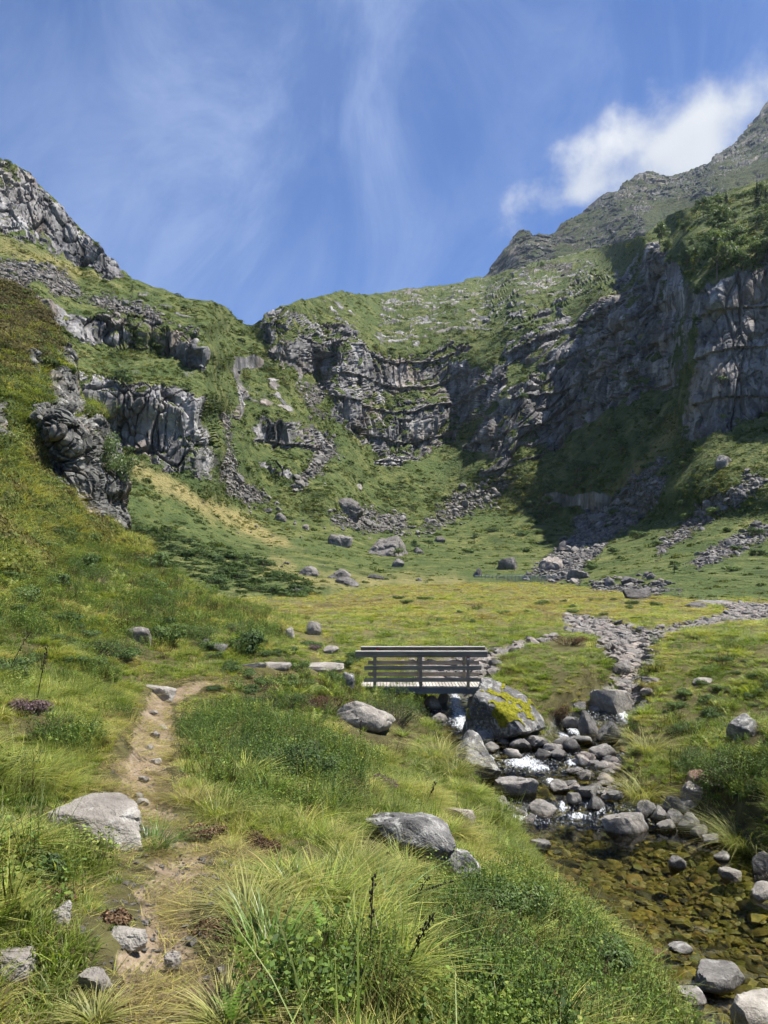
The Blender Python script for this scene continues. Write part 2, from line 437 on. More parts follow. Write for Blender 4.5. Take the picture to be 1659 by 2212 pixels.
ROCK = [  # outlines of bare rock, strength
 ([(165,800),(230,808),(300,828),(360,830),(420,850),(470,860),(478,930),(472,1000),(458,1042),(420,1037),(360,1017),(300,982),(255,962),(200,930)], 1),
 ([(100,690),(180,690),(215,680),(250,668),(330,690),(400,720),(460,760),(472,800),(440,800),(390,782),(330,765),(250,752),(180,742)], .8),
 ([(0,585),(60,608),(110,645),(160,680),(110,690),(60,660),(0,620)], .85),
 ([(-320,150),(0,346),(60,372),(150,466),(250,560),(287,605),(230,608),(170,575),(110,548),(60,525),(0,505),(-320,440)], .85),
 ([(556,690),(600,656),(640,662),(690,695),(695,790),(655,815),(590,795),(578,745)], .75),
 ([(505,930),(530,880),(540,830),(520,800),(500,860),(495,940),(500,990),(520,985)], .7),
 ([(543,922),(570,903),(640,912),(708,940),(702,966),(640,976),(560,957)], 1),
 ([(548,992),(600,1002),(642,1017),(632,1037),(560,1017)], .9),
 ([(690,700),(740,690),(780,720),(800,760),(870,760),(960,740),(1010,740),(1010,830),(990,870),(1010,910),(960,940),(900,950),(880,985),(820,985),(770,950),(720,900),(705,840)], .85),
 ([(750,930),(800,988),(830,1015),(880,1000),(960,965),(1025,905),(1080,855),(1100,800),(1180,740),(1080,780),(1000,830),(940,880),(850,900)], 1),
 ([(1012,968),(1030,930),(1120,838),(1200,748),(1290,660),(1380,540),(1415,498),(1440,560),(1470,600),(1500,620),(1490,720),(1470,832),(1390,852),(1290,893),(1200,972),(1110,988),(1040,978)], 1),
 ([(1028,1012),(1100,982),(1172,985),(1100,1017),(1040,1032)], 1),
 ([(1498,622),(1560,600),(1659,542),(1800,500),(1960,490),(1960,870),(1800,880),(1659,892),(1600,922),(1500,952),(1462,952),(1482,850),(1502,700)], 1),
 ([(1080,690),(1200,640),(1330,580),(1365,555),(1300,625),(1200,682),(1100,722)], .55),
 ([(1100,745),(1180,688),(1245,688),(1205,742),(1150,792),(1095,795)], .9)]
OUTCROPS = [  # slopes where rock breaks through the turf here and there
 ([(560,690),(740,638),(1010,603),(1200,565),(1380,520),(1330,590),(1200,680),(1080,720),(960,740),(870,760),(790,745),(690,710)], 1.0),
 ([(500,1000),(540,830),(600,780),(700,820),(700,900),(640,900),(540,930)], .8), ([(160,740),(260,750),(420,790),(440,830),(300,820),(170,790)], .6), ([(220,610),(400,650),(500,690),(450,760),(330,690)], .7)]
SCREE = [
 ([(1290,1095),(1420,985),(1445,1000),(1310,1130),(1190,1250),(1130,1245)], .75),
 ([(1180,1255),(1250,1120),(1360,1070),(1400,1030),(1460,1020),(1400,1100),(1300,1180),(1250,1265)], .85),
 ([(1425,1170),(1500,1105),(1645,1015),(1665,1040),(1500,1155),(1415,1205)], .85),
 ([(1490,1215),(1600,1150),(1720,1100),(1720,1135),(1600,1195),(1510,1225)], .85),
 ([(-100,530),(0,555),(100,568),(200,638),(300,655),(430,720),(330,690),(200,662),(60,612),(-100,580)], .75),
 ([(478,1030),(486,960),(484,900),(494,900),(512,1000),(560,1060),(605,1092),(540,1085),(490,1065)], .75),
 ([(640,835),(700,825),(712,850),(690,880),(700,900),(660,880)], .7),
 ([(640,1020),(720,940),(740,960),(690,1030),(640,1060)], .7),
 ([(700,1110),(800,1090),(880,1110),(900,1150),(820,1150),(720,1140)], .65),
 ([(1140,592),(1180,572),(1250,560),(1240,590)], .7),
 ([(1260,1262),(1420,1255),(1470,1275),(1400,1290),(1270,1280)], .6),
 ([(900,1130),(1000,1060),(1100,1010),(1130,1030),(1030,1110),(930,1150)], .55)]
DRY = [
 ([(280,985),(380,1040),(480,1085),(600,1150),(650,1185),(590,1180),(480,1130),(400,1085),(280,1030)], .9),
 ([(590,1190),(650,1230),(720,1245),(860,1240),(1000,1250),(1000,1262),(700,1275),(560,1240)], .6),
 ([(1360,1010),(1460,900),(1475,930),(1380,1030),(1290,1090)], .7),
 ([(0,510),(140,560),(230,610),(150,610),(0,545)], .6)]

def paint(u, v, polys, wob, soft=10.0):
    m = np.zeros(u.shape)
    for poly, s in polys:
        pa = np.asarray(poly)
        sel = (u > pa[:, 0].min() - 40) & (u < pa[:, 0].max() + 40) & (v > pa[:, 1].min() - 40) & (v < pa[:, 1].max() + 40)
        d = sdf_poly(u[sel], v[sel], poly) + wob[sel]
        m[sel] = np.maximum(m[sel], s * (1 - sstep(d, -soft, soft)))
    return m

def crag(p, up, size, stretch):
    """blocks split along a cleavage direction: returns offset -1..1 and a crack value 0..1"""
    up = np.asarray(up, float); up /= np.linalg.norm(up)
    a = np.cross(up, (0.3, 1, 0.1)); a /= np.linalg.norm(a); b = np.cross(up, a)
    q = np.stack([p @ a / size, p @ b / size, p @ up / (size * stretch)], 1)
    q = q + 0.07 * np.stack([perlin(q * 0.8 + 5), perlin(q * 0.8 + 9), perlin(q * 0.8 + 13)], 1)
    f1, f2, rid, off = worley(q, True)
    tilt = ((rid * 7.13) % 1 - .5) * off[:, 0] * 2.6 + ((rid * 3.77) % 1 - .5) * off[:, 2] * 2.6 + ((rid * 5.31) % 1 - .5) * off[:, 1] * 1.5
    return (rid * 2 - 1) * 0.75 + tilt, sstep(f2 - f1, 0.0, 0.09)

def build_valley():
    nc, nr = 1010, 430
    uu = np.linspace(-320, 1960, nc)
    vt = SKYLINE(uu); t = np.linspace(0, 1, nr)
    V = 1322 + (vt[None] - 1322) * t[:, None]; U = np.broadcast_to(uu[None], V.shape).copy()
    lnd = VT(np.c_[U.ravel() / 300, V.ravel() / 300]).reshape(U.shape)
    D = np.exp(lnd)
    X = P(U, V, D)
    n0 = grid_normals(X)
    # smooth outward normal
    for _ in range(6):
        n0[1:-1] = (n0[:-2] + 2 * n0[1:-1] + n0[2:]) / 4
        n0[:, 1:-1] = (n0[:, :-2] + 2 * n0[:, 1:-1] + n0[:, 2:]) / 4
    flip = (n0 * X).sum(-1) > 0
    n0[flip] *= -1
    p = X.reshape(-1, 3); u = U.ravel(); v = V.ravel(); d = D.ravel()
    wob = fbm(np.c_[u, v, 0 * u], 55, 4, 0.6) * 26
    rock = paint(u, v, ROCK, wob, 8); scree = paint(u, v, SCREE, wob * 1.1, 16); dry = paint(u, v, DRY, wob, 14)
    k = np.clip(d / 300, 0.25, 2.2)                    # relief grows with the size of the landform
    edge = sstep(t, 0.0, 0.06)[:, None] * np.ones(nc)[None]; edge = edge.ravel()
    disp = fbm(p, 60, 4, 0.45) * 4.0 * k * edge * sstep(d, 110, 240) * (1 - 0.6 * rock)
    disp += fbm(p, 9, 3, 0.5) * 0.55 * np.sqrt(k) * edge
    # gullies that run down the faces, seen as vertical folds
    fold = ridged(np.c_[p[:, 0] / 34, p[:, 1] / 34, p[:, 2] / 150], 1.0, 3)
    steepband = sstep(d, 190, 240) * (1 - sstep(d, 480, 600))
    disp += (fold - 0.55) * 4.5 * steepband * (0.35 + 0.65 * rock) * (1 - 0.6 * sstep(u, 150, 200) * (1 - sstep(u, 440, 480)))
    # blocky rock, only where there is any
    s = np.where(rock > 0.02)[0]
    ps = p[s]; ks = k[s]
    w_r = sstep(u[s], 780, 1060) * (1 - sstep(u[s], 1440, 1500))
    o1, c1 = crag(ps, (0.05, 0, 1), 5.6, 6.0); o2, c2 = crag(ps, (0.62, 0.12, 0.72), 6.5, 6.0)
    o3, c3 = crag(ps, (0.05, 0, 1), 2.3, 6.0); o4, c4 = crag(ps, (0.6, 0.1, 0.75), 2.6, 6.0)
    blk = (o1 * 1.5 - (1 - c1) * 2.0) * (1 - w_r) + (o2 * 1.8 - (1 - c2) * 1.8) * w_r
    blk += (o3 * 0.6 - (1 - c3) * 0.8) * (1 - w_r) + (o4 * 0.7 - (1 - c4) * 0.7) * w_r
    o5, c5 = crag(ps, (0.1, 0.05, 1), 1.5, 4.5); o6, c6 = crag(ps, (0.58, 0.1, 0.75), 1.6, 4.0)
    blk += (o5 * 0.38 - (1 - c5) * 0.45) * (1 - w_r) + (o6 * 0.42 - (1 - c6) * 0.45) * w_r + 0.5 * fbm(ps, 5, 3, 0.6)
    led = ps[:, 2] + 5 * fbm(ps, 40, 2) - 0.25 * ps[:, 0] * w_r
    saw = (led / 13.0) % 1.0
    blk += (0.5 - saw) * 1.8 * (0.15 + 0.85 * sstep(u[s], 470, 560))
    lf = (1 - sstep(u[s], 470, 540)) * sstep(u[s], 120, 180) * sstep(v[s], 640, 700)
    blk += lf * (o3 * 0.4 - (1 - c3) * 1.1 - (1 - c1) * 1.2 + o1 * 0.5)
    bdisp = np.zeros(len(d)); bdisp[s] = blk * rock[s] * np.clip(ks, 0.4, 1.25)
    # turf ledges on the smoother slopes
    led2 = p[:, 2] + 14 * fbm(p, 34, 3)
    disp += (0.5 - (led2 / 11.0) % 1.0) * 0.55 * k * sstep(d, 290, 360) * (1 - rock) * edge * sstep(u, 540, 640)
    nh = n0.reshape(-1, 3) * np.array([1, 1, 0.2]); nh /= np.linalg.norm(nh, axis=1)[:, None] + 1e-6
    ds = np.linalg.norm(np.gradient(X, axis=1), axis=2); ds = ds / (D * 0.0013); thin = np.clip(2.2 / ds, 0.12, 1.0).ravel()   # sparse mesh on walls seen edge-on carries less relief
    p2 = p + n0.reshape(-1, 3) * (disp * np.sqrt(thin))[:, None] + nh * (bdisp * thin)[:, None]
    X2 = p2.reshape(X.shape)
    n1 = grid_normals(X2); n1[(n1 * X2).sum(-1) > 0] *= -1
    for _ in range(3):
        n1[1:-1] = (n1[:-2] + 2 * n1[1:-1] + n1[2:]) / 4; n1[:, 1:-1] = (n1[:, :-2] + 2 * n1[:, 1:-1] + n1[:, 2:]) / 4
    nz = n1[..., 2].ravel()
    veg = sstep(fbm(np.c_[p[:, 0], p[:, 1], p[:, 2] * 0.6], 16, 4, 0.65, 3.3) + 0.6 * (nz - 0.25) + 0.10 * sstep(u, 520, 580) * (1 - sstep(u, 980, 1060)), 0.02, 0.16) * np.where(u < 500, 0.6, 1.0) * (1 - 0.5 * sstep(u, 1440, 1500))
    rk = rock * (1 - sstep(nz, 0.50, 0.78)) * (1 - 0.85 * veg)
    rk = rk * np.where(u < 540, 0.25 + 0.75 * sstep(thin, 0.35, 0.75), 1.0)
    outc = paint(u, v, OUTCROPS, wob, 26) * sstep(thin, 0.35, 0.75) * sstep(ridged(p, 15, 4, 0.55, 2.0) + 0.4 * fbm(p, 5, 3, 0.6), 0.62, 0.80)
    rk = np.maximum(rk, 0.85 * outc)
    X2 = X2 + n0 * (outc * (0.9 + 0.8 * fbm(p, 3, 2))).reshape(X.shape[:2])[..., None] * 1.2
    rk = np.maximum(rk, (1 - sstep(nz, 0.15, 0.36)) * 0.9 * sstep(d, 180, 240) * sstep(thin, 0.3, 0.8))
    # land behind the skyline, falling away
    back = []
    for dd, dz in ((6, -1), (25, -8), (70, -30), (160, -90), (320, -220)):
        q = X2[-1].copy(); q[:, 1] += dd; q[:, 0] *= (q[:, 1] / (q[:, 1] - dd)); q[:, 2] += dz
        back.append(q)
    Xf = np.concatenate([X2, np.array(back)], 0)
    nb = len(back)
    ext = lambda a: np.concatenate([a, np.tile(a[-nc:], nb)])
    me = mesh_from('valley_slopes', Xf.reshape(-1, 3), grid_faces(nr + nb, nc), land_material('mountain_land', 0.85),
                   {'rock': ext(rk), 'scree': ext(scree), 'dry': ext(dry)})
    me.set_sharp_from_angle(angle=R(38))
    put('mountain_terrain', me, kind='structure', label='green and rocky cirque slopes closing the valley')
    return uu, vt, X2, rk, scree, dry
V_UU, V_VT, V_X, V_ROCK, V_SCREE, V_DRY = build_valley()

def on_valley(u, v):
    c = int(round(np.interp(u, V_UU, np.arange(len(V_UU)))))
    nr = V_X.shape[0]
    t = (v - 1322) / (V_VT[c] - 1322)
    r = int(np.clip(round(t * (nr - 1)), 0, nr - 1))
    return Vector(V_X[r, c])

# ------------------------------------------------------------------ far ridge on the right
def build_far_ridge():
    top = interp_curve([(960, 640), (1020, 605), (1045, 590), (1062, 572), (1080, 545), (1105, 506), (1120, 492), (1133, 489), (1150, 497), (1185, 500), (1200, 497), (1218, 478), (1250, 462), (1275, 445), (1300, 421),
                        (1330, 412), (1345, 400), (1380, 380), (1400, 370), (1420, 372), (1450, 378), (1490, 370), (1530, 352), (1560, 322), (1590, 298), (1615, 268), (1640, 245), (1659, 222), (1760, 120), (1960, 20)])
    nc, nr = 420, 170
    uu = np.linspace(980, 1960, nc); vt = top(uu); vb = SKYLINE(uu) + 60
    t = np.linspace(0, 1, nr)
    V = vb[None] + (np.minimum(vt, vb - 4) - vb)[None] * t[:, None]; U = np.broadcast_to(uu[None], V.shape).copy()
    C = [(980, 660, 960), (1100, 640, 960), (1300, 600, 950), (1500, 510, 900), (1659, 440, 860), (1900, 360, 820),
         (1130, 489, 1150), (1060, 575, 1120), (1110, 560, 1060), (1250, 462, 1230), (1250, 540, 1040), (1180, 540, 1060), (1400, 370, 1300), (1400, 440, 1120), (1490, 372, 1330), (1500, 420, 1080),
         (1550, 400, 1020), (1659, 345, 1080), (1590, 298, 1350), (1659, 222, 1400), (1900, 60, 1400), (1900, 250, 1100), (1600, 360, 1120), (1390, 475, 1000)]
    T = TPS([(a / 300, b / 300) for a, b, c in C], [math.log(c) for a, b, c in C], 1e-4)
    D = np.exp(T(np.c_[U.ravel() / 300, V.ravel() / 300])).reshape(U.shape)
    X = P(U, V, D); n0 = grid_normals(X); n0[(n0 * X).sum(-1) > 0] *= -1
    p = X.reshape(-1, 3); u = U.ravel(); v = V.ravel()
    wob = fbm(np.c_[u, v, 0 * u], 50, 4, 0.6) * 30
    grass = paint(u, v, [([(1130, 590), (1200, 560), (1215, 530), (1260, 545), (1250, 600), (1140, 620)], 1), ([(1390, 470), (1420, 440), (1480, 415), (1530, 430), (1560, 410), (1659, 370), (1960, 300), (1960, 420), (1500, 470), (1400, 500)], .8),
                          ([(1210, 490), (1300, 450), (1350, 430), (1310, 500), (1240, 520)], .45), ([(1540, 395), (1660, 345), (1700, 350), (1600, 400)], .9)], wob, 14)
    disp = fbm(p, 120, 4, 0.45) * 12; bd = 0
    o, c = crag(p, (0.35, 0.1, 0.95), 18, 4); bd = (o * 2.5 - (1 - c) * 4) * (1 - grass * 0.8)
    o, c = crag(p, (0.3, 0, 1), 7, 3); bd = bd + (o * 1.3 - (1 - c) * 1.5) * (1 - grass * 0.8)
    led = p[:, 2] + 10 * fbm(p, 60, 3); bd = bd + (0.5 - (led / 38) % 1) * 1.6 * (1 - grass)
    e = np.repeat(sstep(t, 0, .05), nc)
    nh = n0.reshape(-1, 3) * np.array([1, 1, 0.2]); nh /= np.linalg.norm(nh, axis=1)[:, None] + 1e-6
    p2 = p + n0.reshape(-1, 3) * (disp * e)[:, None] + nh * (bd * e)[:, None]
    X2 = p2.reshape(X.shape); n1 = grid_normals(X2); n1[(n1 * X2).sum(-1) > 0] *= -1
    nz = n1[..., 2].ravel()
    veg = sstep(fbm(p, 60, 4, 0.6, 1.3) + 0.5 * (nz - 0.5), -0.02, 0.2)
    rk = np.clip((1 - sstep(nz, 0.55, 0.85)) * (1 - 0.8 * grass) * (1 - 0.7 * veg), 0, 1)
    back = []
    for dd, dz in ((10, -3), (60, -40), (250, -250)):
        q = X2[-1].copy(); q[:, 1] += dd; q[:, 0] *= (q[:, 1] / (q[:, 1] - dd)); q[:, 2] += dz; back.append(q)
    Xf = np.concatenate([X2, np.array(back)], 0); nb = len(back)
    ext = lambda a: np.concatenate([a, np.tile(a[-nc:], nb)])
    me = mesh_from('far_ridge', Xf.reshape(-1, 3), grid_faces(nr + nb, nc), land_material('ridge_land', 2.0, ((0.015, 0.016, 0.019), (0.045, 0.045, 0.048), (0.12, 0.117, 0.117)), green=0.5),  # rock and turf tones lowered to stand for a side turned from the sun
                   {'rock': ext(rk), 'scree': ext(rk * 0), 'dry': ext(rk * 0)})
    me.set_sharp_from_angle(angle=R(38))
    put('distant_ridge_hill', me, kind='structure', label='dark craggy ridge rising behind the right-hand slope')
build_far_ridge()

# ------------------------------------------------------------------ near ground: height field with path, stream bed and meadow
WL = np.array([(0, -4.97), (14.9, -4.95), (15.7, -4.70), (17.5, -4.66), (18.6, -4.38), (20.9, -4.30), (22.7, -3.80), (24, -3.66), (28, -3.46), (34, -3.32), (50, -3.17), (80, -3.08), (200, -2.95)])
def z_water(y):
    return np.interp(y, WL[:, 0], WL[:, 1])

def on_water(u, v):
    a, f, w = ray(u, v); d = np.linspace(3, 120, 6000)
    g = w / f * d - z_water(d)
    i = int(np.argmax(g <= 0))
    return float(a / f * d[i]), float(d[i])

FG_UV = [(-700,2212,2.0),(-400,2212,2.2),(0,2212,2.6),(330,2212,2.75),(550,2212,2.95),(900,2212,3.6),(1250,2212,5.0),(1500,2212,8.5),
 (0,1900,3.9),(330,1900,4.3),(600,1900,5.0),(900,1900,6.8),(1100,1900,9.4),(230,1780,5.6),(-500,1800,4.0),(1050,2050,5.7),(1300,2080,7.4),
 (0,1700,5.6),(340,1700,7.0),(600,1700,8.5),(800,1700,10.6),(1000,1700,14.2),(920,1800,8.6),
 (0,1500,9.0),(180,1500,11.5),(340,1560,12.0),(345,1508,15),(600,1560,15),(850,1575,18),(900,1620,16.6),(-600,1500,6.0),(-600,1100,14),(-600,800,21),
 (500,1440,19),(700,1452,21.3),(775,1486,21.8),(0,1300,16),(300,1400,18),(300,1300,25),(0,1150,26),(200,1182,34),(300,1200,37),(450,1292,36),(560,1338,34.5),(680,1388,31),(100,1250,24),
 (1200,1440,24),(1150,1500,21.6),(1250,1480,22.2),(1500,1450,23.5),(1659,1450,22),(1500,1540,19.9),(1659,1540,18.8),(1450,1640,17.2),(1600,1650,15.4),(1659,1740,13.7),(1600,1800,13.9),(1690,1890,12.5),
 (1900,1700,13),(1900,1500,16),(2300,1500,13),(2000,1950,10.6),(2000,2212,8.2),(820,1400,30),(1000,1400,31)]
FG_AYZ = [(-.45,50,-2.2),(-.85,60,-2),(-.3,58,-3.0),(-.15,50,-3.05),(0,45,-3.0),(.2,45,-2.98),(.45,40,-2.9),(.8,40,-2.4),(0,80,-2.95),(.3,90,-2.85),(0,150,-2.95),(.3,150,-2.75),(.5,110,-2.5),
 (.85,100,-2),(-.15,100,-3.3),(-.5,100,-4),(-.85,100,-4),(0,185,-4.2),(.5,185,-4),(-.4,185,-6),(.85,185,-4),(-.85,185,-6)]
def _fg():
    pts = []; val = []
    for u, v, d in FG_UV:
        x, y, z = P(u, v, d); pts.append((x / y * 1.6, math.log(y))); val.append(z / y)
    for a, y, z in FG_AYZ:
        pts.append((a * 1.6, math.log(y))); val.append(z / y)
    return TPS(pts, val, 3e-4)
FGT = _fg()

MAIN = [(1380,2420),(1470,2260),(1500,2190),(1480,2120),(1420,2070),(1315,2020),(1250,1940),(1172,1870),(1130,1820),(1085,1770),(1050,1722),(1010,1695),(985,1650),(965,1604),(935,1582),(922,1540),(930,1510),(965,1497),
        (1018,1497),(1022,1530),(1030,1575),(1100,1605),(1180,1605),(1200,1575),(1245,1552),(1292,1534),(1335,1532),(1382,1534),(1350,1572),(1337,1640),(1337,1690),(1360,1722),(1440,1748),(1480,1768),(1540,1806),(1600,1838),(1640,1885),(1720,1930),(1900,1960),(2300,2100),(2300,2420)]
BACK = [(965,1500),(930,1482),(880,1462),(880,1440),(1000,1430),(1060,1418),(1150,1396),(1190,1389),(1190,1399),(1120,1419),(1075,1438),(1055,1458),(1050,1482),(1018,1500)]
BRANCH = [(1292,1536),(1335,1500),(1345,1470),(1318,1452),(1305,1430),(1322,1412),(1290,1394),(1232,1376),(1228,1336),(1290,1343),(1360,1368),(1400,1384),(1440,1371),(1500,1355),(1560,1340),(1590,1321),(1520,1301),(1440,1291),(1445,1286),(1530,1292),(1620,1308),(1760,1320),(1760,1344),(1600,1352),(1500,1376),(1425,1402),(1392,1430),(1390,1470),(1370,1500),(1384,1536)]
POLYW = {n: np.array([on_water(u, v) for u, v in q]) for n, q in (('main', MAIN), ('back', BACK), ('branch', BRANCH))}
PATH_UV = [(325,2300),(330,2212),(348,2100),(350,2000),(358,1930),(392,1840),(375,1780),(300,1725),(310,1675),(330,1610),(340,1560),(345,1512),(420,1480),(560,1462),(680,1456),(772,1484)]

def base_ground(x, y):
    a = x / y
    return FGT(np.c_[a * 1.6, np.log(y)]) * y

_nc, _nr = 700, 580
_aa = np.linspace(-1.25, 1.25, _nc); _yy = np.exp(np.linspace(math.log(1.25), math.log(186), _nr))
GX = (_aa[None] * _yy[:, None]); GY = np.broadcast_to(_yy[:, None], GX.shape).copy()
GZ = base_ground(GX.ravel(), GY.ravel()).reshape(GX.shape)

def on_ground(u, v, Z=None):
    """first point of the near ground met by the ray through (u, v)"""
    Z = GZ if Z is None else Z
    a, f, w = ray(u, v); a = a / f; w = w / f
    c = float(np.clip((a - _aa[0]) / (_aa[1] - _aa[0]), 0, _nc - 1.001)); i = int(c); k = c - i
    z = Z[:, i] * (1 - k) + Z[:, i + 1] * k
    g = z - w * _yy
    hit = np.where(g >= 0)[0]
    if len(hit) == 0:
        return None
    j = hit[0]
    if j > 0:
        tt = g[j - 1] / (g[j - 1] - g[j]); y = _yy[j - 1] * (1 - tt) + _yy[j] * tt
    else:
        y = _yy[0]
    return Vector((a * y, y, w * y))

def ground_z(x, y, Z=None):
    Z = GZ if Z is None else Z
    x = np.asarray(x, float); y = np.asarray(y, float)
    c = np.clip((x / y - _aa[0]) / (_aa[1] - _aa[0]), 0, _nc - 1.001); i = c.astype(int); k = c - i
    r = np.clip((np.log(y) - math.log(_yy[0])) / (math.log(_yy[-1]) - math.log(_yy[0])) * (_nr - 1), 0, _nr - 1.001); j = r.astype(int); q = r - j
    return (Z[j, i] * (1 - k) + Z[j, i + 1] * k) * (1 - q) + (Z[j + 1, i] * (1 - k) + Z[j + 1, i + 1] * k) * q

PATH = [on_ground(u, v) for u, v in PATH_UV]
PATH_XY = [(p.x, p.y) for p in PATH]
HILL = None
def build_ground():
    global GZ
    x = GX.ravel(); y = GY.ravel(); z = GZ.ravel().copy()
    p3 = np.c_[x, y, 0 * x]
    sd = {n: sdf_poly(x, y, q) for n, q in POLYW.items()}
    wig = fbm(p3, 1.1, 3) * 0.30 + fbm(p3, 0.35, 2) * 0.08
    for n in sd:
        sd[n] = sd[n] + wig * np.clip(y / 14, 0.7, 1.6)
    s_all = np.minimum(np.minimum(sd['main'], sd['back']), sd['branch'])
    pd, _ = dist_line(x, y, PATH_XY)
    pd = pd + fbm(p3, 0.5, 4, 0.6) * 0.24 + 0.08 * (1 - sstep(y, 4, 7))
    path = (1 - sstep(pd, 0.10, 0.33)) * (1 - sstep(y, 15, 19)) + (1 - sstep(pd, 0.05, 0.3)) * sstep(y, 15, 19) * 0.35
    # hummocks and tussocky relief
    far = sstep(y, 60, 120)
    hum = fbm(p3, 3.2, 3) * 0.22 + (fbm(p3, 0.75, 3) + 0.15) * 0.13 + fbm(p3, 9, 3) * 0.28 * sstep(y, 10, 24)
    hum *= (1 - 0.5 * far)
    z = z + hum * (1 - 0.85 * path) * sstep(s_all, 0.0, 0.9)
    z = z - path * 0.07
    zw = z_water(y)
    bedn = fbm(p3, 0.9, 3) * 0.07 + fbm(p3, 0.25, 2) * 0.03
    depth = 0.16 + 0.34 * sstep(-sd['main'], 0.1, 1.6) * np.where(y < 15.2, 1.0, 0.45)
    bed_m = zw - depth + bedn * 0.6
    bed_b = zw - 0.06 + bedn
    bed_r = zw - np.where(y < 22, 0.12, -0.04) + bedn
    bank = np.maximum(zw + 0.12 + 0.03 * fbm(p3, 0.5, 2), z)
    z0 = z
    z = np.where(s_all < 1.4, np.maximum(z0, zw + 0.05), z0)
    for n, b in (('main', bed_m), ('back', bed_b), ('branch', bed_r)):
        wd = np.where(y < 24, 0.55, 0.35)
        t = sstep(sd[n] / wd, -0.25, 1.0)
        z = np.minimum(z, b * (1 - t) + z * t)
    bed = 1 - sstep(s_all, -0.05, 0.28)
    GZ = z.reshape(GX.shape)
    # distance-weighted meadow colour
    me = mesh_from('ground', np.c_[x, y, z], grid_faces(_nr, _nc), ground_material(), {'path': path, 'bed': bed, 'far': sstep(y, 14, 45), 'amber': 1 - sstep(sd['main'], -0.5, 0.1)})
    put('meadow_ground', me, kind='structure', label='grassy valley floor with worn path and stream bed')
    return path.reshape(GX.shape), s_all.reshape(GX.shape), sd

def ground_material():
    m, t, out = new_mat('meadow')
    pos = t.new('ShaderNodeNewGeometry').outputs['Position']
    path = t.attr('path'); bed = t.attr('bed'); far = t.attr('far'); amber = t.attr('amber')
    n1 = t.noise(pos, 0.5, 5, 0.6); n2 = t.noise(pos, 3.5, 6, 0.65); n3 = t.noise(pos, 22, 5, 0.7)
    soil = t.ramp(n2, [(0.3, (0.035, 0.028, 0.014)), (0.55, (0.075, 0.068, 0.028)), (0.75, (0.13, 0.12, 0.05))])
    turf = t.ramp(t.math('ADD', t.math('MULTIPLY', n1, 0.5), t.math('MULTIPLY', n2, 0.5)), [(0.34, (0.060, 0.070, 0.024)), (0.48, (0.100, 0.098, 0.040)), (0.62, (0.150, 0.125, 0.062))])
    g = t.mix(far, soil, turf)
    dirt = t.ramp(t.math('ADD', t.math('MULTIPLY', n2, 0.5), t.math('MULTIPLY', n3, 0.5)), [(0.3, (0.085, 0.062, 0.042)), (0.5, (0.20, 0.152, 0.104)), (0.7, (0.37, 0.31, 0.23))])
    g = t.mix(t.mapr(t.math('ADD', path, t.math('MULTIPLY', t.math('SUBTRACT', n2, 0.5), 0.7)), 0.40, 0.56), g, dirt)
    vo = t.new('ShaderNodeTexVoronoi', {'Vector': pos, 'Scale': 8.0})
    st = t.ramp(t.new('ShaderNodeSeparateColor', {0: vo.outputs['Color']}).outputs[0], [(0, (0.06, 0.055, 0.05)), (0.6, (0.2, 0.19, 0.18)), (1, (0.34, 0.33, 0.31))])
    am = t.ramp(t.new('ShaderNodeSeparateColor', {0: vo.outputs['Color']}).outputs[1], [(0, (0.03, 0.025, 0.008)), (0.5, (0.11, 0.085, 0.02)), (1, (0.22, 0.18, 0.05))])
    b = t.mix(amber, st, am)
    g = t.mix(bed, g, b)
    h = t.math('ADD', t.math('MULTIPLY', n2, 0.5), t.math('MULTIPLY', n3, 0.35))
    h = t.math('SUBTRACT', h, t.math('MULTIPLY', t.math('MULTIPLY', vo.outputs['Distance'], bed), 1.2))
    bmp = t.new('ShaderNodeBump', {'Strength': 0.8, 'Distance': 0.07, 'Height': h})
    finish(t, out, g, 0.95, bmp, 0.1)
    return m
PATH_M, STREAM_S, SD = build_ground()

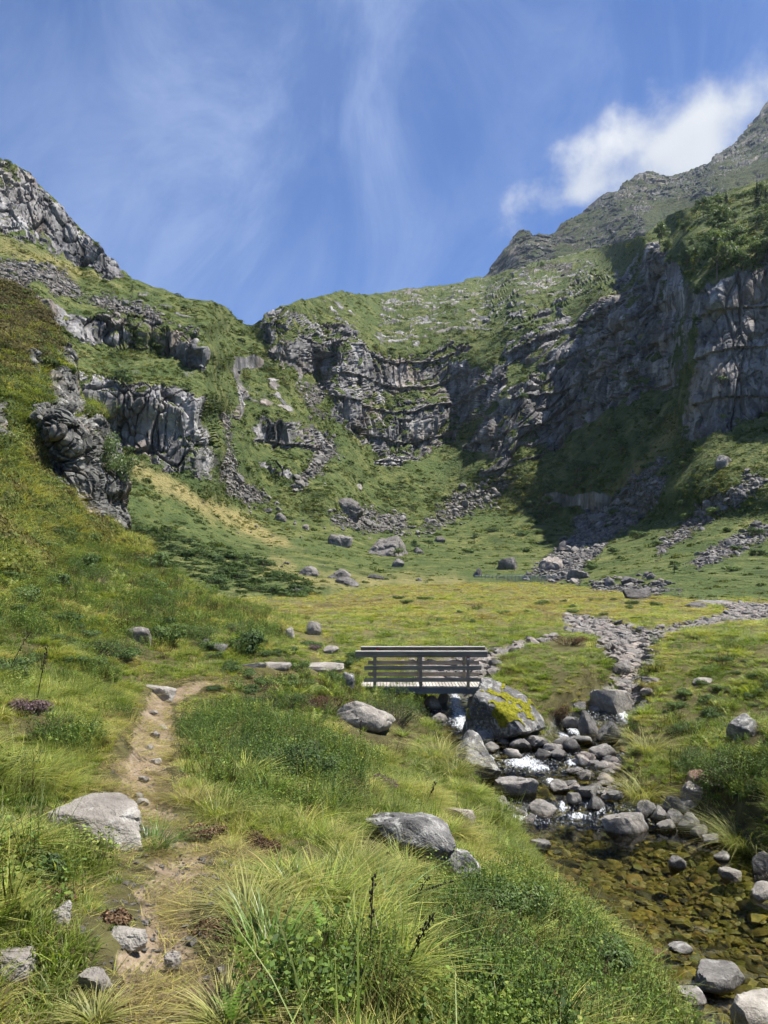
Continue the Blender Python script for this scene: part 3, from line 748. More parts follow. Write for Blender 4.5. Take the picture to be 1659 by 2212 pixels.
def build_surround():
    """ground behind and beside the viewer, out to the horizon"""
    m, t, out = new_mat('outer_turf')
    pos = t.new('ShaderNodeNewGeometry').outputs['Position']
    finish(t, out, t.ramp(t.noise(pos, 0.05, 6, 0.6), [(0.3, (0.05, 0.08, 0.02)), (0.7, (0.13, 0.14, 0.05))]), 0.95)
    ang = np.linspace(0, 2 * math.pi, 97)[:-1]; rad = [0.0, 30, 90, 250, 700, 1500, 2900]
    vs = [(0, -14, -8)]; fs = []
    vv = [];
    for r in rad[1:]:
        for a in ang:
            vv.append((r * math.cos(a), r * math.sin(a), -12.0 - (1 if r > 90 else 0)))
    n = len(ang); faces = []
    for j in range(len(rad) - 2):
        for i in range(n):
            a = j * n + i; b = j * n + (i + 1) % n
            faces.append((a, b, b + n, a + n))
    vv.append((0, 0, -12)); c = len(vv) - 1
    bm = bmesh.new(); V_ = [bm.verts.new(q) for q in vv]
    for f in faces: bm.faces.new([V_[k] for k in f])
    for i in range(n): bm.faces.new([V_[c], V_[i], V_[(i + 1) % n]])
    me = bpy.data.meshes.new('terrain'); bm.to_mesh(me); bm.free(); me.materials.append(m)
    put('terrain', me, kind='structure', label='wide land around the valley')
    # the slope just behind the viewer
    xs = np.linspace(-14, 14, 41); ys = np.linspace(1.27, -16, 26)
    X, Y = np.meshgrid(xs, ys)
    edge = np.clip(xs / 1.27, -0.9, 0.9) * 1.27
    z0 = ground_z(edge, np.full_like(edge, 1.27)) - 0.02 - np.maximum(np.abs(xs) - 1.2, 0) * np.where(xs > 0, 0.32, -0.28)
    Z = z0[None] + (1.27 - Y) * 0.03 + 0.12 * fbm(np.c_[X.ravel(), Y.ravel(), 0 * X.ravel()], 2, 3).reshape(X.shape)
    me = mesh_from('path', np.stack([X, Y, Z], -1).reshape(-1, 3), grid_faces(26, 41), bpy.data.materials['meadow'], {'path': np.exp(-(X.ravel() + .8) ** 2 / .2), 'bed': 0 * X.ravel(), 'far': 0 * X.ravel(), 'amber': 0 * X.ravel()})
    put('hillside_ground', me, kind='structure', label='grassy hillside behind the viewer')
build_surround()

# ------------------------------------------------------------------ the rocky spur on the left
SP_TOP = interp_curve([(-340,520),(-150,575),(0,615),(27,622),(55,639),(79,658),(95,682),(109,707),(112,727),(136,745),(155,778),(164,808),(169,843),(178,866),(205,880),(217,886),(219,908),(232,930),(245,956),(255,990),(259,1080),(263,1150),(275,1172),(330,1215)])
SP_PTS = [(-340,1250,14),(-340,1000,22),(-340,800,28),(-340,560,36),(-150,1000,26),(-150,800,33),(-150,590,42),(0,1250,19),(0,1150,25.5),(0,1000,31.5),(0,900,35.5),(0,800,39),(0,700,43),(0,615,48),
 (55,1150,28.5),(55,1000,34.5),(55,900,37.5),(52,800,40),(55,760,40.8),(55,720,43.5),(55,640,47.5),(95,690,46.5),(95,800,41.5),(95,900,36.7),(92,1000,36.2),(95,1040,35.2),(95,1100,32.5),(112,735,46),(112,860,39.2),
 (135,780,44),(135,900,36.9),(135,1000,36.6),(135,1070,35.6),(150,1150,34),(160,820,45),(170,870,44),(165,930,37.4),(175,960,37.2),(180,1040,37.3),(203,1120,36.6),(190,1000,39.0),(200,1040,39.2),(183,900,42.5),(200,890,46),(216,893,47),
 (200,930,41.6),(215,918,41.8),(205,1000,41),(210,1080,40),(228,1000,41.2),(235,960,42.2),(235,1060,40.6),(225,1125,39),(248,990,43.2),(250,1060,42.2),(254,1140,41),(259,1100,44),(262,1150,43.5),(150,1250,29),(250,1250,33),(290,1200,36),(330,1250,33)]
SP_ROCK = [([(90,885),(109,881),(134,890),(150,905),(175,898),(182,952),(188,1040),(208,1126),(185,1115),(153,1088),(131,1068),(98,1042),(93,985),(89,930)], 1.0),
 ([(100,800),(130,790),(160,830),(175,895),(150,900),(110,885),(95,850)], .75), ([(50,763),(58,758),(72,760),(87,780),(84,806),(52,803)], 1.0), ([(118,762),(136,745),(155,768),(164,806),(169,845),(176,880),(160,850),(150,805),(125,777)], .9),
 ([(184,912),(218,908),(245,952),(258,990),(268,1160),(240,1140),(205,1115),(192,1040),(186,958)], 1.0), ([(100,800),(108,800),(112,850),(100,848)], .8), ([(-40,880),(10,870),(16,950),(-30,960)], .8)]
def build_spur():
    nc, nr = 330, 380
    uu = np.concatenate([np.linspace(-340, 0, 70)[:-1], np.linspace(0, 300, nc - 69)]); vt = SP_TOP(uu)
    t = np.linspace(0, 1, nr)
    vb = np.interp(uu, [-340, 150, 270, 300, 330], [1260, 1240, 1222, 1226, 1240])
    V = vb[None] + (vt - vb)[None] * t[:, None]; U = np.broadcast_to(uu[None], V.shape).copy()
    T = TPS([(a / 100, b / 100) for a, b, c in SP_PTS], [math.log(c) for a, b, c in SP_PTS], 3e-4)
    D = np.exp(T(np.c_[U.ravel() / 100, V.ravel() / 100])).reshape(U.shape)
    X = P(U, V, D); n0 = grid_normals(X)
    for _ in range(5):
        n0[1:-1] = (n0[:-2] + 2 * n0[1:-1] + n0[2:]) / 4; n0[:, 1:-1] = (n0[:, :-2] + 2 * n0[:, 1:-1] + n0[:, 2:]) / 4
    n0[(n0 * X).sum(-1) > 0] *= -1
    p = X.reshape(-1, 3); u = U.ravel(); v = V.ravel()
    wob = fbm(np.c_[u, v, 0 * u], 22, 4, 0.6) * 9
    rock = paint(u, v, SP_ROCK, wob, 4)
    e = np.repeat(sstep(t, 0, .05), nc)
    disp = (fbm(p, 3.0, 4) * 0.55 + fbm(p, 0.8, 3) * 0.16) * e
    s = np.where(rock > 0.02)[0]; ps = p[s]
    o1, c1 = crag(ps, (0.12, 0.05, 1), 0.85, 3.4); o2, c2 = crag(ps, (0.05, 0.2, 1), 0.36, 3.0)
    o3, c3 = crag(ps, (-0.8, 0.2, 0.5), 0.6, 1.2)
    disp[s] += rock[s] * (0.50 + 0.15 * o1 - 0.26 * (1 - c1) + 0.09 * o2 - 0.16 * (1 - c2) + 0.08 * fbm(ps, 0.5, 3))
    nh = n0.reshape(-1, 3) * np.array([1, 1, 0.3]); nh /= np.linalg.norm(nh, axis=1)[:, None] + 1e-6
    p2 = p + (n0.reshape(-1, 3) * (1 - rock[:, None]) + nh * rock[:, None]) * disp[:, None]
    X2 = p2.reshape(X.shape)
    rk = rock
    dry = np.clip(fbm(p, 2.5, 3) + 0.1, 0, 1)
    back = []
    for dd, dz in ((0.8, -.1), (3, -.6), (8, -3), (16, -9), (20, -16)):
        q = X2[-1].copy(); q[:, 1] += dd; q[:, 0] *= (q[:, 1] / (q[:, 1] - dd)) * 1.0; q[:, 2] += dz * np.clip((q[:, 2] + 4) / 8, 0.2, 1.0); back.append(q)
    Xf = np.concatenate([X2, np.array(back)], 0); nb = len(back)
    ext = lambda a: np.concatenate([a, np.tile(a[-nc:], nb)])
    me = mesh_from('spur', Xf.reshape(-1, 3), grid_faces(nr + nb, nc), land_material('spur_land', 0.11, ((0.032, 0.032, 0.03), (0.115, 0.112, 0.104), (0.44, 0.425, 0.39)), streak=0.8),
                   {'rock': ext(rk), 'scree': ext(rk * 0), 'dry': ext(dry)})
    me.set_sharp_from_angle(angle=R(34))
    put('rocky_spur_hill', me, kind='structure', label='steep heathery spur with pale rock face on the left')
    return uu, vb, vt, X2, rk
S_UU, S_VB, S_VT, S_X, S_RK = build_spur()
def on_spur(u, v):
    c = int(round(np.interp(u, S_UU, np.arange(len(S_UU)))))
    t = (v - S_VB[c]) / (S_VT[c] - S_VB[c]); nr = S_X.shape[0]
    return Vector(S_X[int(np.clip(round(t * (nr - 1)), 0, nr - 1)), c])

# ------------------------------------------------------------------ water
def water_material():
    m, t, out = new_mat('water')
    pos = t.new('ShaderNodeNewGeometry').outputs['Position']
    foam = t.attr('foam')
    mp = t.new('ShaderNodeMapping', {'Vector': pos, 'Scale': (1.0, 1.6, 1.0)})
    n1 = t.noise(mp, 3.0, 4, 0.6, 0.6); n2 = t.noise(mp, 11, 4, 0.6, 0.4); n3 = t.noise(pos, 40, 3, 0.7)
    h = t.math('ADD', t.math('MULTIPLY', n1, 1.0), t.math('MULTIPLY', n2, 0.45))
    h = t.math('ADD', h, t.math('MULTIPLY', n3, t.math('MULTIPLY', foam, 0.8)))
    amp = t.mapr(foam, 0.0, 0.5, 0.02, 0.9)
    bmp = t.new('ShaderNodeBump', {'Strength': amp, 'Distance': 0.09, 'Height': h})
    gl = t.new('ShaderNodeBsdfGlossy', {'Color': (0.95, 0.97, 1.0), 'Roughness': 0.02, 'Normal': bmp})
    tr = t.new('ShaderNodeBsdfTransparent', {'Color': (0.70, 0.73, 0.56)})
    fr = t.new('ShaderNodeFresnel', {'IOR': 1.33, 'Normal': bmp})
    mx = t.new('ShaderNodeMixShader', {0: fr.outputs[0], 1: tr.outputs[0], 2: gl.outputs[0]})
    wh = t.new('ShaderNodeBsdfPrincipled', {'Base Color': (0.82, 0.86, 0.9), 'Roughness': 0.5, 'Normal': bmp})
    strand = t.noise(t.new('ShaderNodeMapping', {'Vector': pos, 'Scale': (26, 11, 8)}), 1.0, 5, 0.75, 0.6)
    fm = t.mapr(t.math('ADD', foam, t.math('MULTIPLY', t.math('SUBTRACT', strand, 0.5), 2.2)), 0.56, 1.02, 0, 0.95)
    m2 = t.new('ShaderNodeMixShader', {0: fm, 1: mx.outputs[0], 2: wh.outputs[0]})
    t.l.new(m2.outputs[0], out.inputs[0])
    return m

FOAM_UV = [(992,1545,18,48),(986,1520,14,28),(1000,1566,30,12),(1050,1640,22,9),(1130,1648,50,16),(1165,1660,30,10),(1225,1600,14,22),(1240,1580,16,14),(1345,1545,14,22),(1280,1660,18,8),(1290,1745,16,16),(1250,1765,30,8),(1120,1765,34,9),(1090,1745,18,14),(1215,1745,10,14),(1040,1635,20,10),(1190,1690,14,8),(1235,1650,14,10)]
def build_water():
    nx, ny = 260, 420
    xs = np.linspace(0.2, 12.5, nx); ys = np.exp(np.linspace(math.log(6.4), math.log(30), ny))
    X, Y = np.meshgrid(xs, ys)
    x = X.ravel(); y = Y.ravel()
    s = np.minimum(sdf_poly(x, y, POLYW['main']), sdf_poly(x, y, POLYW['back']))
    s = np.minimum(s, np.where(y < 25, sdf_poly(x, y, POLYW['branch']), 9))
    z = z_water(y)
    p3 = np.c_[x, y, 0 * x]
    foam = np.zeros(len(x))
    for u, v, ru, rv in FOAM_UV:
        cx, cy_ = on_water(u, v); x1, _ = on_water(u + ru, v); _, y1 = on_water(u, v - rv)
        q = np.sqrt(((x - cx) / max(abs(x1 - cx), .05)) ** 2 + ((y - cy_) / max(abs(y1 - cy_), .08)) ** 2)
        foam = np.maximum(foam, (1 - sstep(q, 0.1, 1.7)) * 0.95)
    foam = np.maximum(foam, 0.45 * sstep((z_water(y + .15) - z_water(y - .15)) / .3, 0.1, 0.25))
    z = z + foam * (fbm(p3, 0.25, 3) * 0.10 + 0.03) + fbm(p3, 0.6, 3) * 0.012
    V = np.c_[x, y, z].reshape(ny, nx, 3)
    keep = (s.reshape(ny, nx) < 0.55)
    F = grid_faces(ny, nx); k = keep.ravel()
    F = F[k[F].all(1)]
    used = np.unique(F); remap = np.full(nx * ny, -1); remap[used] = np.arange(len(used))
    me = mesh_from('stream_water', V.reshape(-1, 3)[used], remap[F], water_material(), {'foam': foam[used]})
    put('stream_water', me, kind='structure', label='clear shallow mountain stream with white riffles')
build_water()

# ------------------------------------------------------------------ materials of plants, stone, timber
def leaf_material(name, stops, trans=0.35, rough=0.55, spec=0.3, instancer=True, val=(0.5, 1.35), straw=None):
    """stops: colours along 'hue' 0..1, given per scattered plant or per object"""
    m, t, out = new_mat(name)
    hue = t.attr('hue', kind='INSTANCER') if instancer else 0.5
    rnd = t.new('ShaderNodeObjectInfo').outputs['Random']
    tip = t.attr('tip'); var = t.attr('var')
    if instancer:
        f = t.math('ADD', hue, t.math('MULTIPLY', t.math('SUBTRACT', rnd, 0.5), 0.35))
    else:
        f = t.math('ADD', t.math('MULTIPLY', rnd, 0.5), 0.25)
    f = t.math('ADD', f, t.math('MULTIPLY', t.math('SUBTRACT', var, 0.5), 0.45))
    c = t.ramp(f, stops)
    if straw:
        c = t.mix(t.math('MULTIPLY', t.math('POWER', tip, 2.0), straw[1]), c, straw[0])
    v = t.mapr(t.math('FRACT', t.math('MULTIPLY', t.math('ADD', rnd, var), 7.31)), 0, 1, val[0], val[1])
    hsv = t.new('ShaderNodeHueSaturation', {'Value': v, 'Color': c})
    b = t.new('ShaderNodeBsdfPrincipled', {'Base Color': hsv.outputs[0], 'Roughness': rough, 'Specular IOR Level': spec})
    tr = t.new('ShaderNodeBsdfTranslucent', {'Color': t.mix(1.0, hsv.outputs[0], (1.25, 1.25, 0.7), 'MULTIPLY')})
    mx = t.new('ShaderNodeMixShader', {0: trans, 1: b.outputs[0], 2: tr.outputs[0]})
    t.l.new(mx.outputs[0], out.inputs[0])
    return m

M_GRASS = leaf_material('grass_blades', [(0.0, (0.060, 0.125, 0.016)), (0.3, (0.150, 0.245, 0.026)), (0.55, (0.290, 0.350, 0.050)), (0.78, (0.42, 0.36, 0.115)), (0.9, (0.27, 0.215, 0.10)), (1.0, (0.15, 0.12, 0.06))], 0.45, 0.5, 0.35, straw=((0.48, 0.40, 0.17), 0.45))
M_BILB = leaf_material('bilberry_leaves', [(0.0, (0.050, 0.090, 0.026)), (0.35, (0.098, 0.160, 0.034)), (0.65, (0.175, 0.245, 0.045)), (1.0, (0.29, 0.31, 0.08))], 0.35, 0.6, 0.2)
M_HEATH = leaf_material('heather_sprigs', [(0.0, (0.055, 0.045, 0.022)), (0.5, (0.085, 0.075, 0.028)), (1.0, (0.13, 0.12, 0.04))], 0.2, 0.8, 0.1)
M_SLOPE = leaf_material('slope_shrub_leaves', [(0.0, (0.036, 0.060, 0.017)), (0.4, (0.074, 0.105, 0.026)), (0.7, (0.130, 0.158, 0.040)), (1.0, (0.22, 0.205, 0.075))], 0.35, 0.7, 0.15, val=(0.38, 1.5))
M_SHRUB = leaf_material('shrub_leaves', [(0.0, (0.040, 0.072, 0.026)), (0.5, (0.080, 0.130, 0.038)), (1.0, (0.17, 0.23, 0.06))], 0.3, 0.55, 0.22, instancer=False)
M_TREE = leaf_material('tree_leaves', [(0.0, (0.055, 0.090, 0.038)), (0.5, (0.10, 0.15, 0.06)), (1.0, (0.17, 0.22, 0.09))], 0.35, 0.5, 0.3, instancer=False)
M_PINE = leaf_material('spruce_needles', [(0.0, (0.014, 0.032, 0.016)), (0.5, (0.024, 0.048, 0.020)), (1.0, (0.045, 0.075, 0.03))], 0.15, 0.6, 0.2, instancer=False)
M_STRAP = leaf_material('strap_leaves', [(0.0, (0.05, 0.12, 0.02)), (0.5, (0.095, 0.20, 0.03)), (1.0, (0.18, 0.28, 0.06))], 0.38, 0.35, 0.5, instancer=False, straw=((0.45, 0.40, 0.16), 0.3))
M_TUSS = leaf_material('tussock_blades', [(0.0, (0.13, 0.18, 0.03)), (0.5, (0.26, 0.28, 0.075)), (1.0, (0.42, 0.38, 0.15))], 0.42, 0.5, 0.35, instancer=False, straw=((0.55, 0.47, 0.22), 0.6))
M_FERN = leaf_material('fern_leaves', [(0.0, (0.12, 0.24, 0.03)), (0.5, (0.20, 0.34, 0.05)), (1.0, (0.3, 0.4, 0.08))], 0.45, 0.5, 0.3, instancer=False)
M_DEAD = leaf_material('dead_heather', [(0.0, (0.055, 0.033, 0.020)), (0.5, (0.115, 0.070, 0.042)), (1.0, (0.21, 0.14, 0.085))], 0.1, 0.9, 0.05, instancer=False)
M_PURP = leaf_material('heather_flowers', [(0.0, (0.09, 0.075, 0.045)), (0.5, (0.16, 0.11, 0.12)), (1.0, (0.23, 0.16, 0.20))], 0.25, 0.8, 0.1, instancer=False)

def bark_material(name, a, b):
    m, t, out = new_mat(name)
    pos = t.new('ShaderNodeTexCoord').outputs['Object']
    n = t.noise(t.new('ShaderNodeMapping', {'Vector': pos, 'Scale': (6, 6, 1.2)}), 3.0, 5, 0.65)
    finish(t, out, t.mix(n, a, b), 0.9, t.new('ShaderNodeBump', {'Strength': 0.6, 'Distance': 0.02, 'Height': n}))
    return m
M_BARK = bark_material('bark', (0.05, 0.04, 0.03), (0.20, 0.17, 0.14))
M_STALK = bark_material('dry_stalk', (0.012, 0.010, 0.008), (0.05, 0.04, 0.03))

def stone_material(name, cols, lichen=0.5, dark=0.35, rough=0.85, wet=0.0, moss=0.0, tint=None, k=1.0):
    m, t, out = new_mat(name)
    tc = t.new('ShaderNodeTexCoord'); oi = t.new('ShaderNodeObjectInfo')
    pos = t.vmath('ADD', tc.outputs['Object'], t.new('ShaderNodeCombineXYZ', {0: t.math('MULTIPLY', oi.outputs['Random'], 41.0), 1: t.math('MULTIPLY', oi.outputs['Random'], 23.0), 2: 3.0}))
    if k != 1.0:
        pos = t.new('ShaderNodeMapping', {'Vector': pos, 'Scale': (k, k, k * .8)}).outputs[0]
    n1 = t.noise(pos, 2.2, 6, 0.65, 0.4); n2 = t.noise(pos, 9, 4, 0.7); n3 = t.noise(pos, 45, 3, 0.7)
    c = t.ramp(t.math('ADD', t.math('MULTIPLY', n1, 0.65), t.math('MULTIPLY', n2, 0.35)), [(0.32, cols[0]), (0.5, cols[1]), (0.68, cols[2])])
    if tint:
        c = t.mix(oi.outputs['Random'], c, t.mix(1.0, c, tint, 'MULTIPLY'))
    c = t.mix(t.mapr(n3, 0.35, 0.7, 0.0, 0.35), c, t.mix(1.0, c, (0.45, 0.45, 0.45), 'MULTIPLY'))
    li = t.mapr(t.noise(pos, 5.5, 4, 0.7, 0.8), 0.60 - 0.10 * lichen, 0.72 - 0.10 * lichen, 0, 1)
    c = t.mix(t.math('MULTIPLY', li, 0.75 * min(1.0, lichen * 1.6)), c, t.mix(n3, (0.34, 0.34, 0.31), (0.60, 0.59, 0.55)))
    dk = t.mapr(t.noise(pos, 3.7, 4, 0.7, 0.6), 0.54, 0.66, 0, 1)
    c = t.mix(t.math('MULTIPLY', dk, dark), c, (0.05, 0.05, 0.05))
    ms = t.mapr(t.noise(pos, 4.4, 4, 0.6), 0.66, 0.72, 0, 0.8)
    if moss:
        c = t.mix(t.math('MULTIPLY', ms, moss), c, (0.13, 0.12, 0.02))
    val = t.mapr(oi.outputs['Random'], 0, 1, 0.75, 1.2)
    c = t.new('ShaderNodeHueSaturation', {'Value': val, 'Color': c}).outputs[0]
    rg = rough
    if wet:
        # the foot of the stone is wet from the stream
        low = t.mapr(t.math('ADD', t.new('ShaderNodeSeparateXYZ', {0: tc.outputs['Generated']}).outputs[2], t.math('MULTIPLY', t.math('SUBTRACT', n1, 0.5), 0.35)), 0.42, 0.66, 1, 0, True)
        wv = t.math('MULTIPLY', low, wet)
        c = t.mix(wv, c, t.mix(1.0, c, (0.22, 0.19, 0.15), 'MULTIPLY'))
        rg = t.mapr(wv, 0, 1, rough, 0.25)
    h = t.math('ADD', t.math('ADD', t.math('MULTIPLY', n1, 1.0), t.math('MULTIPLY', n2, 0.5)), t.math('MULTIPLY', n3, 0.18))
    bmp = t.new('ShaderNodeBump', {'Strength': 0.9, 'Distance': 0.07 / k, 'Height': h})
    finish(t, out, c, rg, bmp, 0.3)
    return m
GREY = ((0.075, 0.072, 0.068), (0.175, 0.166, 0.156), (0.33, 0.315, 0.295))
PALE = ((0.135, 0.12, 0.103), (0.255, 0.233, 0.203), (0.40, 0.372, 0.33))
M_STONE = stone_material('grey_stone', GREY, 0.5, 0.35, tint=(1.1, 0.98, 0.9))
M_PALE = stone_material('pale_stone', PALE, 0.35, 0.18, moss=0.3)
M_LICH = stone_material('lichen_stone', ((0.055, 0.055, 0.055), (0.14, 0.135, 0.13), (0.30, 0.29, 0.275)), 0.9, 0.6, moss=0.2)
M_WET = stone_material('stream_stone', GREY, 0.35, 0.4, wet=1.0, tint=(1.0, 0.97, 0.93), moss=0.25)
M_BIGR = stone_material('valley_stone', ((0.05, 0.047, 0.044), (0.13, 0.120, 0.112), (0.28, 0.262, 0.245)), 0.3, 0.4, k=0.2)
M_SCREE = stone_material('scree_stone', ((0.06, 0.058, 0.055), (0.145, 0.14, 0.134), (0.33, 0.32, 0.305)), 0.3, 0.3, k=0.4, tint=(1.05, 1.0, 0.95))
M_RED = stone_material('red_stone', ((0.12, 0.07, 0.05), (0.22, 0.13, 0.095), (0.33, 0.22, 0.17)), 0.2, 0.2)

def amber_material():
    m, t, out = new_mat('bed_pebble')
    rnd = t.new('ShaderNodeObjectInfo').outputs['Random']
    pos = t.new('ShaderNodeTexCoord').outputs['Object']
    n = t.noise(pos, 3, 5, 0.6)
    c = t.ramp(rnd, [(0.0, (0.022, 0.018, 0.010)), (0.22, (0.060, 0.048, 0.018)), (0.42, (0.125, 0.098, 0.028)), (0.60, (0.080, 0.085, 0.025)), (0.78, (0.21, 0.165, 0.055)), (0.9, (0.12, 0.07, 0.03)), (1.0, (0.26, 0.245, 0.17))])
    c = t.mix(t.mapr(n, 0.35, 0.65), t.mix(1.0, c, (0.6, 0.6, 0.5), 'MULTIPLY'), t.mix(1.0, c, (1.5, 1.4, 1.1), 'MULTIPLY'))
    finish(t, out, c, 0.5, t.new('ShaderNodeBump', {'Strength': 0.5, 'Distance': 0.05, 'Height': n}))
    return m
M_AMBER = amber_material()

# ------------------------------------------------------------------ mesh builders
def blades(n, L, w, spread, lean, droop, seed, ns=3, up=1.0):
    r = np.random.default_rng(seed)
    az = r.random(n) * 2 * math.pi; rad = spread * np.sqrt(r.random(n)); a2 = az + r.normal(0, 0.7, n)
    base = np.c_[rad * np.cos(az), rad * np.sin(az), np.zeros(n)]
    dh = np.c_[np.cos(a2), np.sin(a2), np.zeros(n)]
    side = np.c_[-np.sin(a2), np.cos(a2), np.zeros(n)]
    tw = r.normal(0, 0.5, n); side = side * np.cos(tw)[:, None] + np.array([0, 0, 1]) * np.sin(tw)[:, None] * 0.3
    Ln = L * r.uniform(0.55, 1.1, n); le = lean * r.uniform(0.3, 1.3, n); dr = droop * r.uniform(0.4, 1.4, n); ww = w * r.uniform(0.7, 1.3, n)
    V = []; tip = []
    S = np.linspace(0, 1, ns + 1)
    for s in S:
        c = base + dh * (Ln * (le * s + dr * s * s))[:, None]
        c[:, 2] += Ln * up * (s - 0.5 * np.minimum(dr, 1.2) * s ** 2.2) - 0.03 * L * (s == 0)
        hw = ww * (1 - 0.93 * s ** 1.6) * 0.5
        V += [c - side * hw[:, None], c + side * hw[:, None]]; tip += [np.full(n, s)] * 2
    V = np.stack(V, 1).reshape(-1, 3); tip = np.stack(tip, 1).ravel()
    k = 2 * (ns + 1); b = np.arange(n) * k
    F = np.concatenate([np.stack([b + 2 * i, b + 2 * i + 1, b + 2 * i + 3, b + 2 * i + 2], 1) for i in range(ns)])
    return V, F, tip, np.repeat(r.random(n), k)

def leaves(pos, nrm, size, seed, aspect=0.6):
    r = np.random.default_rng(seed); n = len(pos)
    nrm = nrm + r.normal(0, 0.55, (n, 3)); nrm /= np.linalg.norm(nrm, axis=1)[:, None] + 1e-9
    a = np.cross(nrm, r.normal(size=(n, 3))); a /= np.linalg.norm(a, axis=1)[:, None] + 1e-9
    b = np.cross(nrm, a); s = (size * r.uniform(0.6, 1.3, n))[:, None]
    V = np.stack([pos - a * s, pos - b * s * aspect + nrm * s * .15, pos + a * s, pos + b * s * aspect + nrm * s * .15], 1).reshape(-1, 3)
    F = np.arange(4 * n).reshape(-1, 4)
    return V, F, np.tile([0.2, .5, 1, .5], n), np.repeat(r.random(n), 4)

def join(parts):
    V = []; F = []; T = []; A = []; o = 0
    for v, f, t, a in parts:
        V.append(v); F.append(f + o); T.append(t); A.append(a); o += len(v)
    return np.concatenate(V), np.concatenate(F), np.concatenate(T), np.concatenate(A)

def leafmesh(name, part, mat):
    v, f, t, a = part
    return mesh_from(name, v, f, mat, {'tip': t, 'var': a}, smooth=True)

def tube(pts, radii, k=6):
    pts = [np.asarray(p, float) for p in pts]; V = []; F = []
    for i, p in enumerate(pts):
        d = pts[min(i + 1, len(pts) - 1)] - pts[max(i - 1, 0)]; d /= np.linalg.norm(d) + 1e-9
        a = np.cross(d, (0.31, 0.92, 0.2)); a /= np.linalg.norm(a) + 1e-9; b = np.cross(d, a)
        for j in range(k):
            th = 2 * math.pi * j / k
            V.append(p + radii[i] * (a * math.cos(th) + b * math.sin(th)))
    for i in range(len(pts) - 1):
        for j in range(k):
            F.append((i * k + j, i * k + (j + 1) % k, (i + 1) * k + (j + 1) % k, (i + 1) * k + j))
    n = len(V)
    return np.array(V), np.array(F), np.zeros(n), np.full(n, .5)

_ico = {}
def ico(sub):
    if sub not in _ico:
        bm = bmesh.new(); bmesh.ops.create_icosphere(bm, subdivisions=sub, radius=1.0)
        v = np.array([x.co[:] for x in bm.verts]); f = np.array([[q.index for q in x.verts] for x in bm.faces]); bm.free()
        v /= np.linalg.norm(v, axis=1)[:, None]
        _ico[sub] = (v, f)
    return _ico[sub]

def rock_mesh(name, seed, dims, mat, sub=4, planes=11, sharp=34.0, rough=0.05, flat_top=0.0, up=None):
    """a boulder: the soft intersection of random half-spaces, roughened"""
    v, f = ico(sub); r = np.random.default_rng(seed)
    N = r.normal(size=(planes, 3)); N /= np.linalg.norm(N, axis=1)[:, None]
    H = r.uniform(0.62, 1.0, planes)
    if flat_top:
        N = np.vstack([N, [[0.1 * r.normal(), 0.1 * r.normal(), 1]]]); N[-1] /= np.linalg.norm(N[-1]); H = np.r_[H, flat_top]
    c = v @ N.T
    q = np.where(c > 0.05, H[None] / np.maximum(c, 0.05), 6.0)
    rad = -np.log(np.exp(-sharp * np.minimum(q, 3)).sum(1)) / sharp
    rad = np.clip(rad, 0.3, 1.25)
    p = v * rad[:, None]
    off = seed * 1.37
    p = p + v * (fbm(p, 0.9, 3, 0.5, off) * rough * 1.6 + fbm(p, 0.28, 3, 0.55, off) * rough * 0.7)[:, None]
    f1, f2, rid = worley(p * 2.1 + off)
    p = p + v * ((rid - 0.5) * rough * 0.9 - (1 - sstep(f2 - f1, 0, 0.16)) * rough * 0.45)[:, None]
    mn = p.min(0); mx = p.max(0)
    p = (p - (mn + mx) / 2) / (mx - mn) * np.asarray(dims)
    if up is not None:
        p = p @ np.array(up.to_3x3()).T
    p[:, 2] -= p[:, 2].min()
    me = mesh_from(name, p, f, mat, smooth=True)
    me.set_sharp_from_angle(angle=R(30))
    return me

# ------------------------------------------------------------------ scattering (ground cover nobody could count)
def instancer_tree(name, coll):
    ng = bpy.data.node_groups.new(name, 'GeometryNodeTree')
    ng.interface.new_socket('Geometry', in_out='INPUT', socket_type='NodeSocketGeometry')
    ng.interface.new_socket('Geometry', in_out='OUTPUT', socket_type='NodeSocketGeometry')
    n = ng.nodes; l = ng.links
    gi = n.new('NodeGroupInput'); go = n.new('NodeGroupOutput')
    ci = n.new('GeometryNodeCollectionInfo'); ci.inputs['Collection'].default_value = coll
    ci.inputs['Separate Children'].default_value = True; ci.inputs['Reset Children'].default_value = True
    iop = n.new('GeometryNodeInstanceOnPoints'); iop.inputs['Pick Instance'].default_value = True
    def na(attr, typ):
        x = n.new('GeometryNodeInputNamedAttribute'); x.data_type = typ; x.inputs['Name'].default_value = attr
        return x.outputs['Attribute']
    l.new(gi.outputs[0], iop.inputs['Points']); l.new(ci.outputs[0], iop.inputs['Instance'])
    l.new(na('pick', 'INT'), iop.inputs['Instance Index'])
    l.new(na('rot', 'FLOAT_VECTOR'), iop.inputs['Rotation']); l.new(na('scl', 'FLOAT_VECTOR'), iop.inputs['Scale'])
    l.new(iop.outputs[0], go.inputs[0])
    return ng

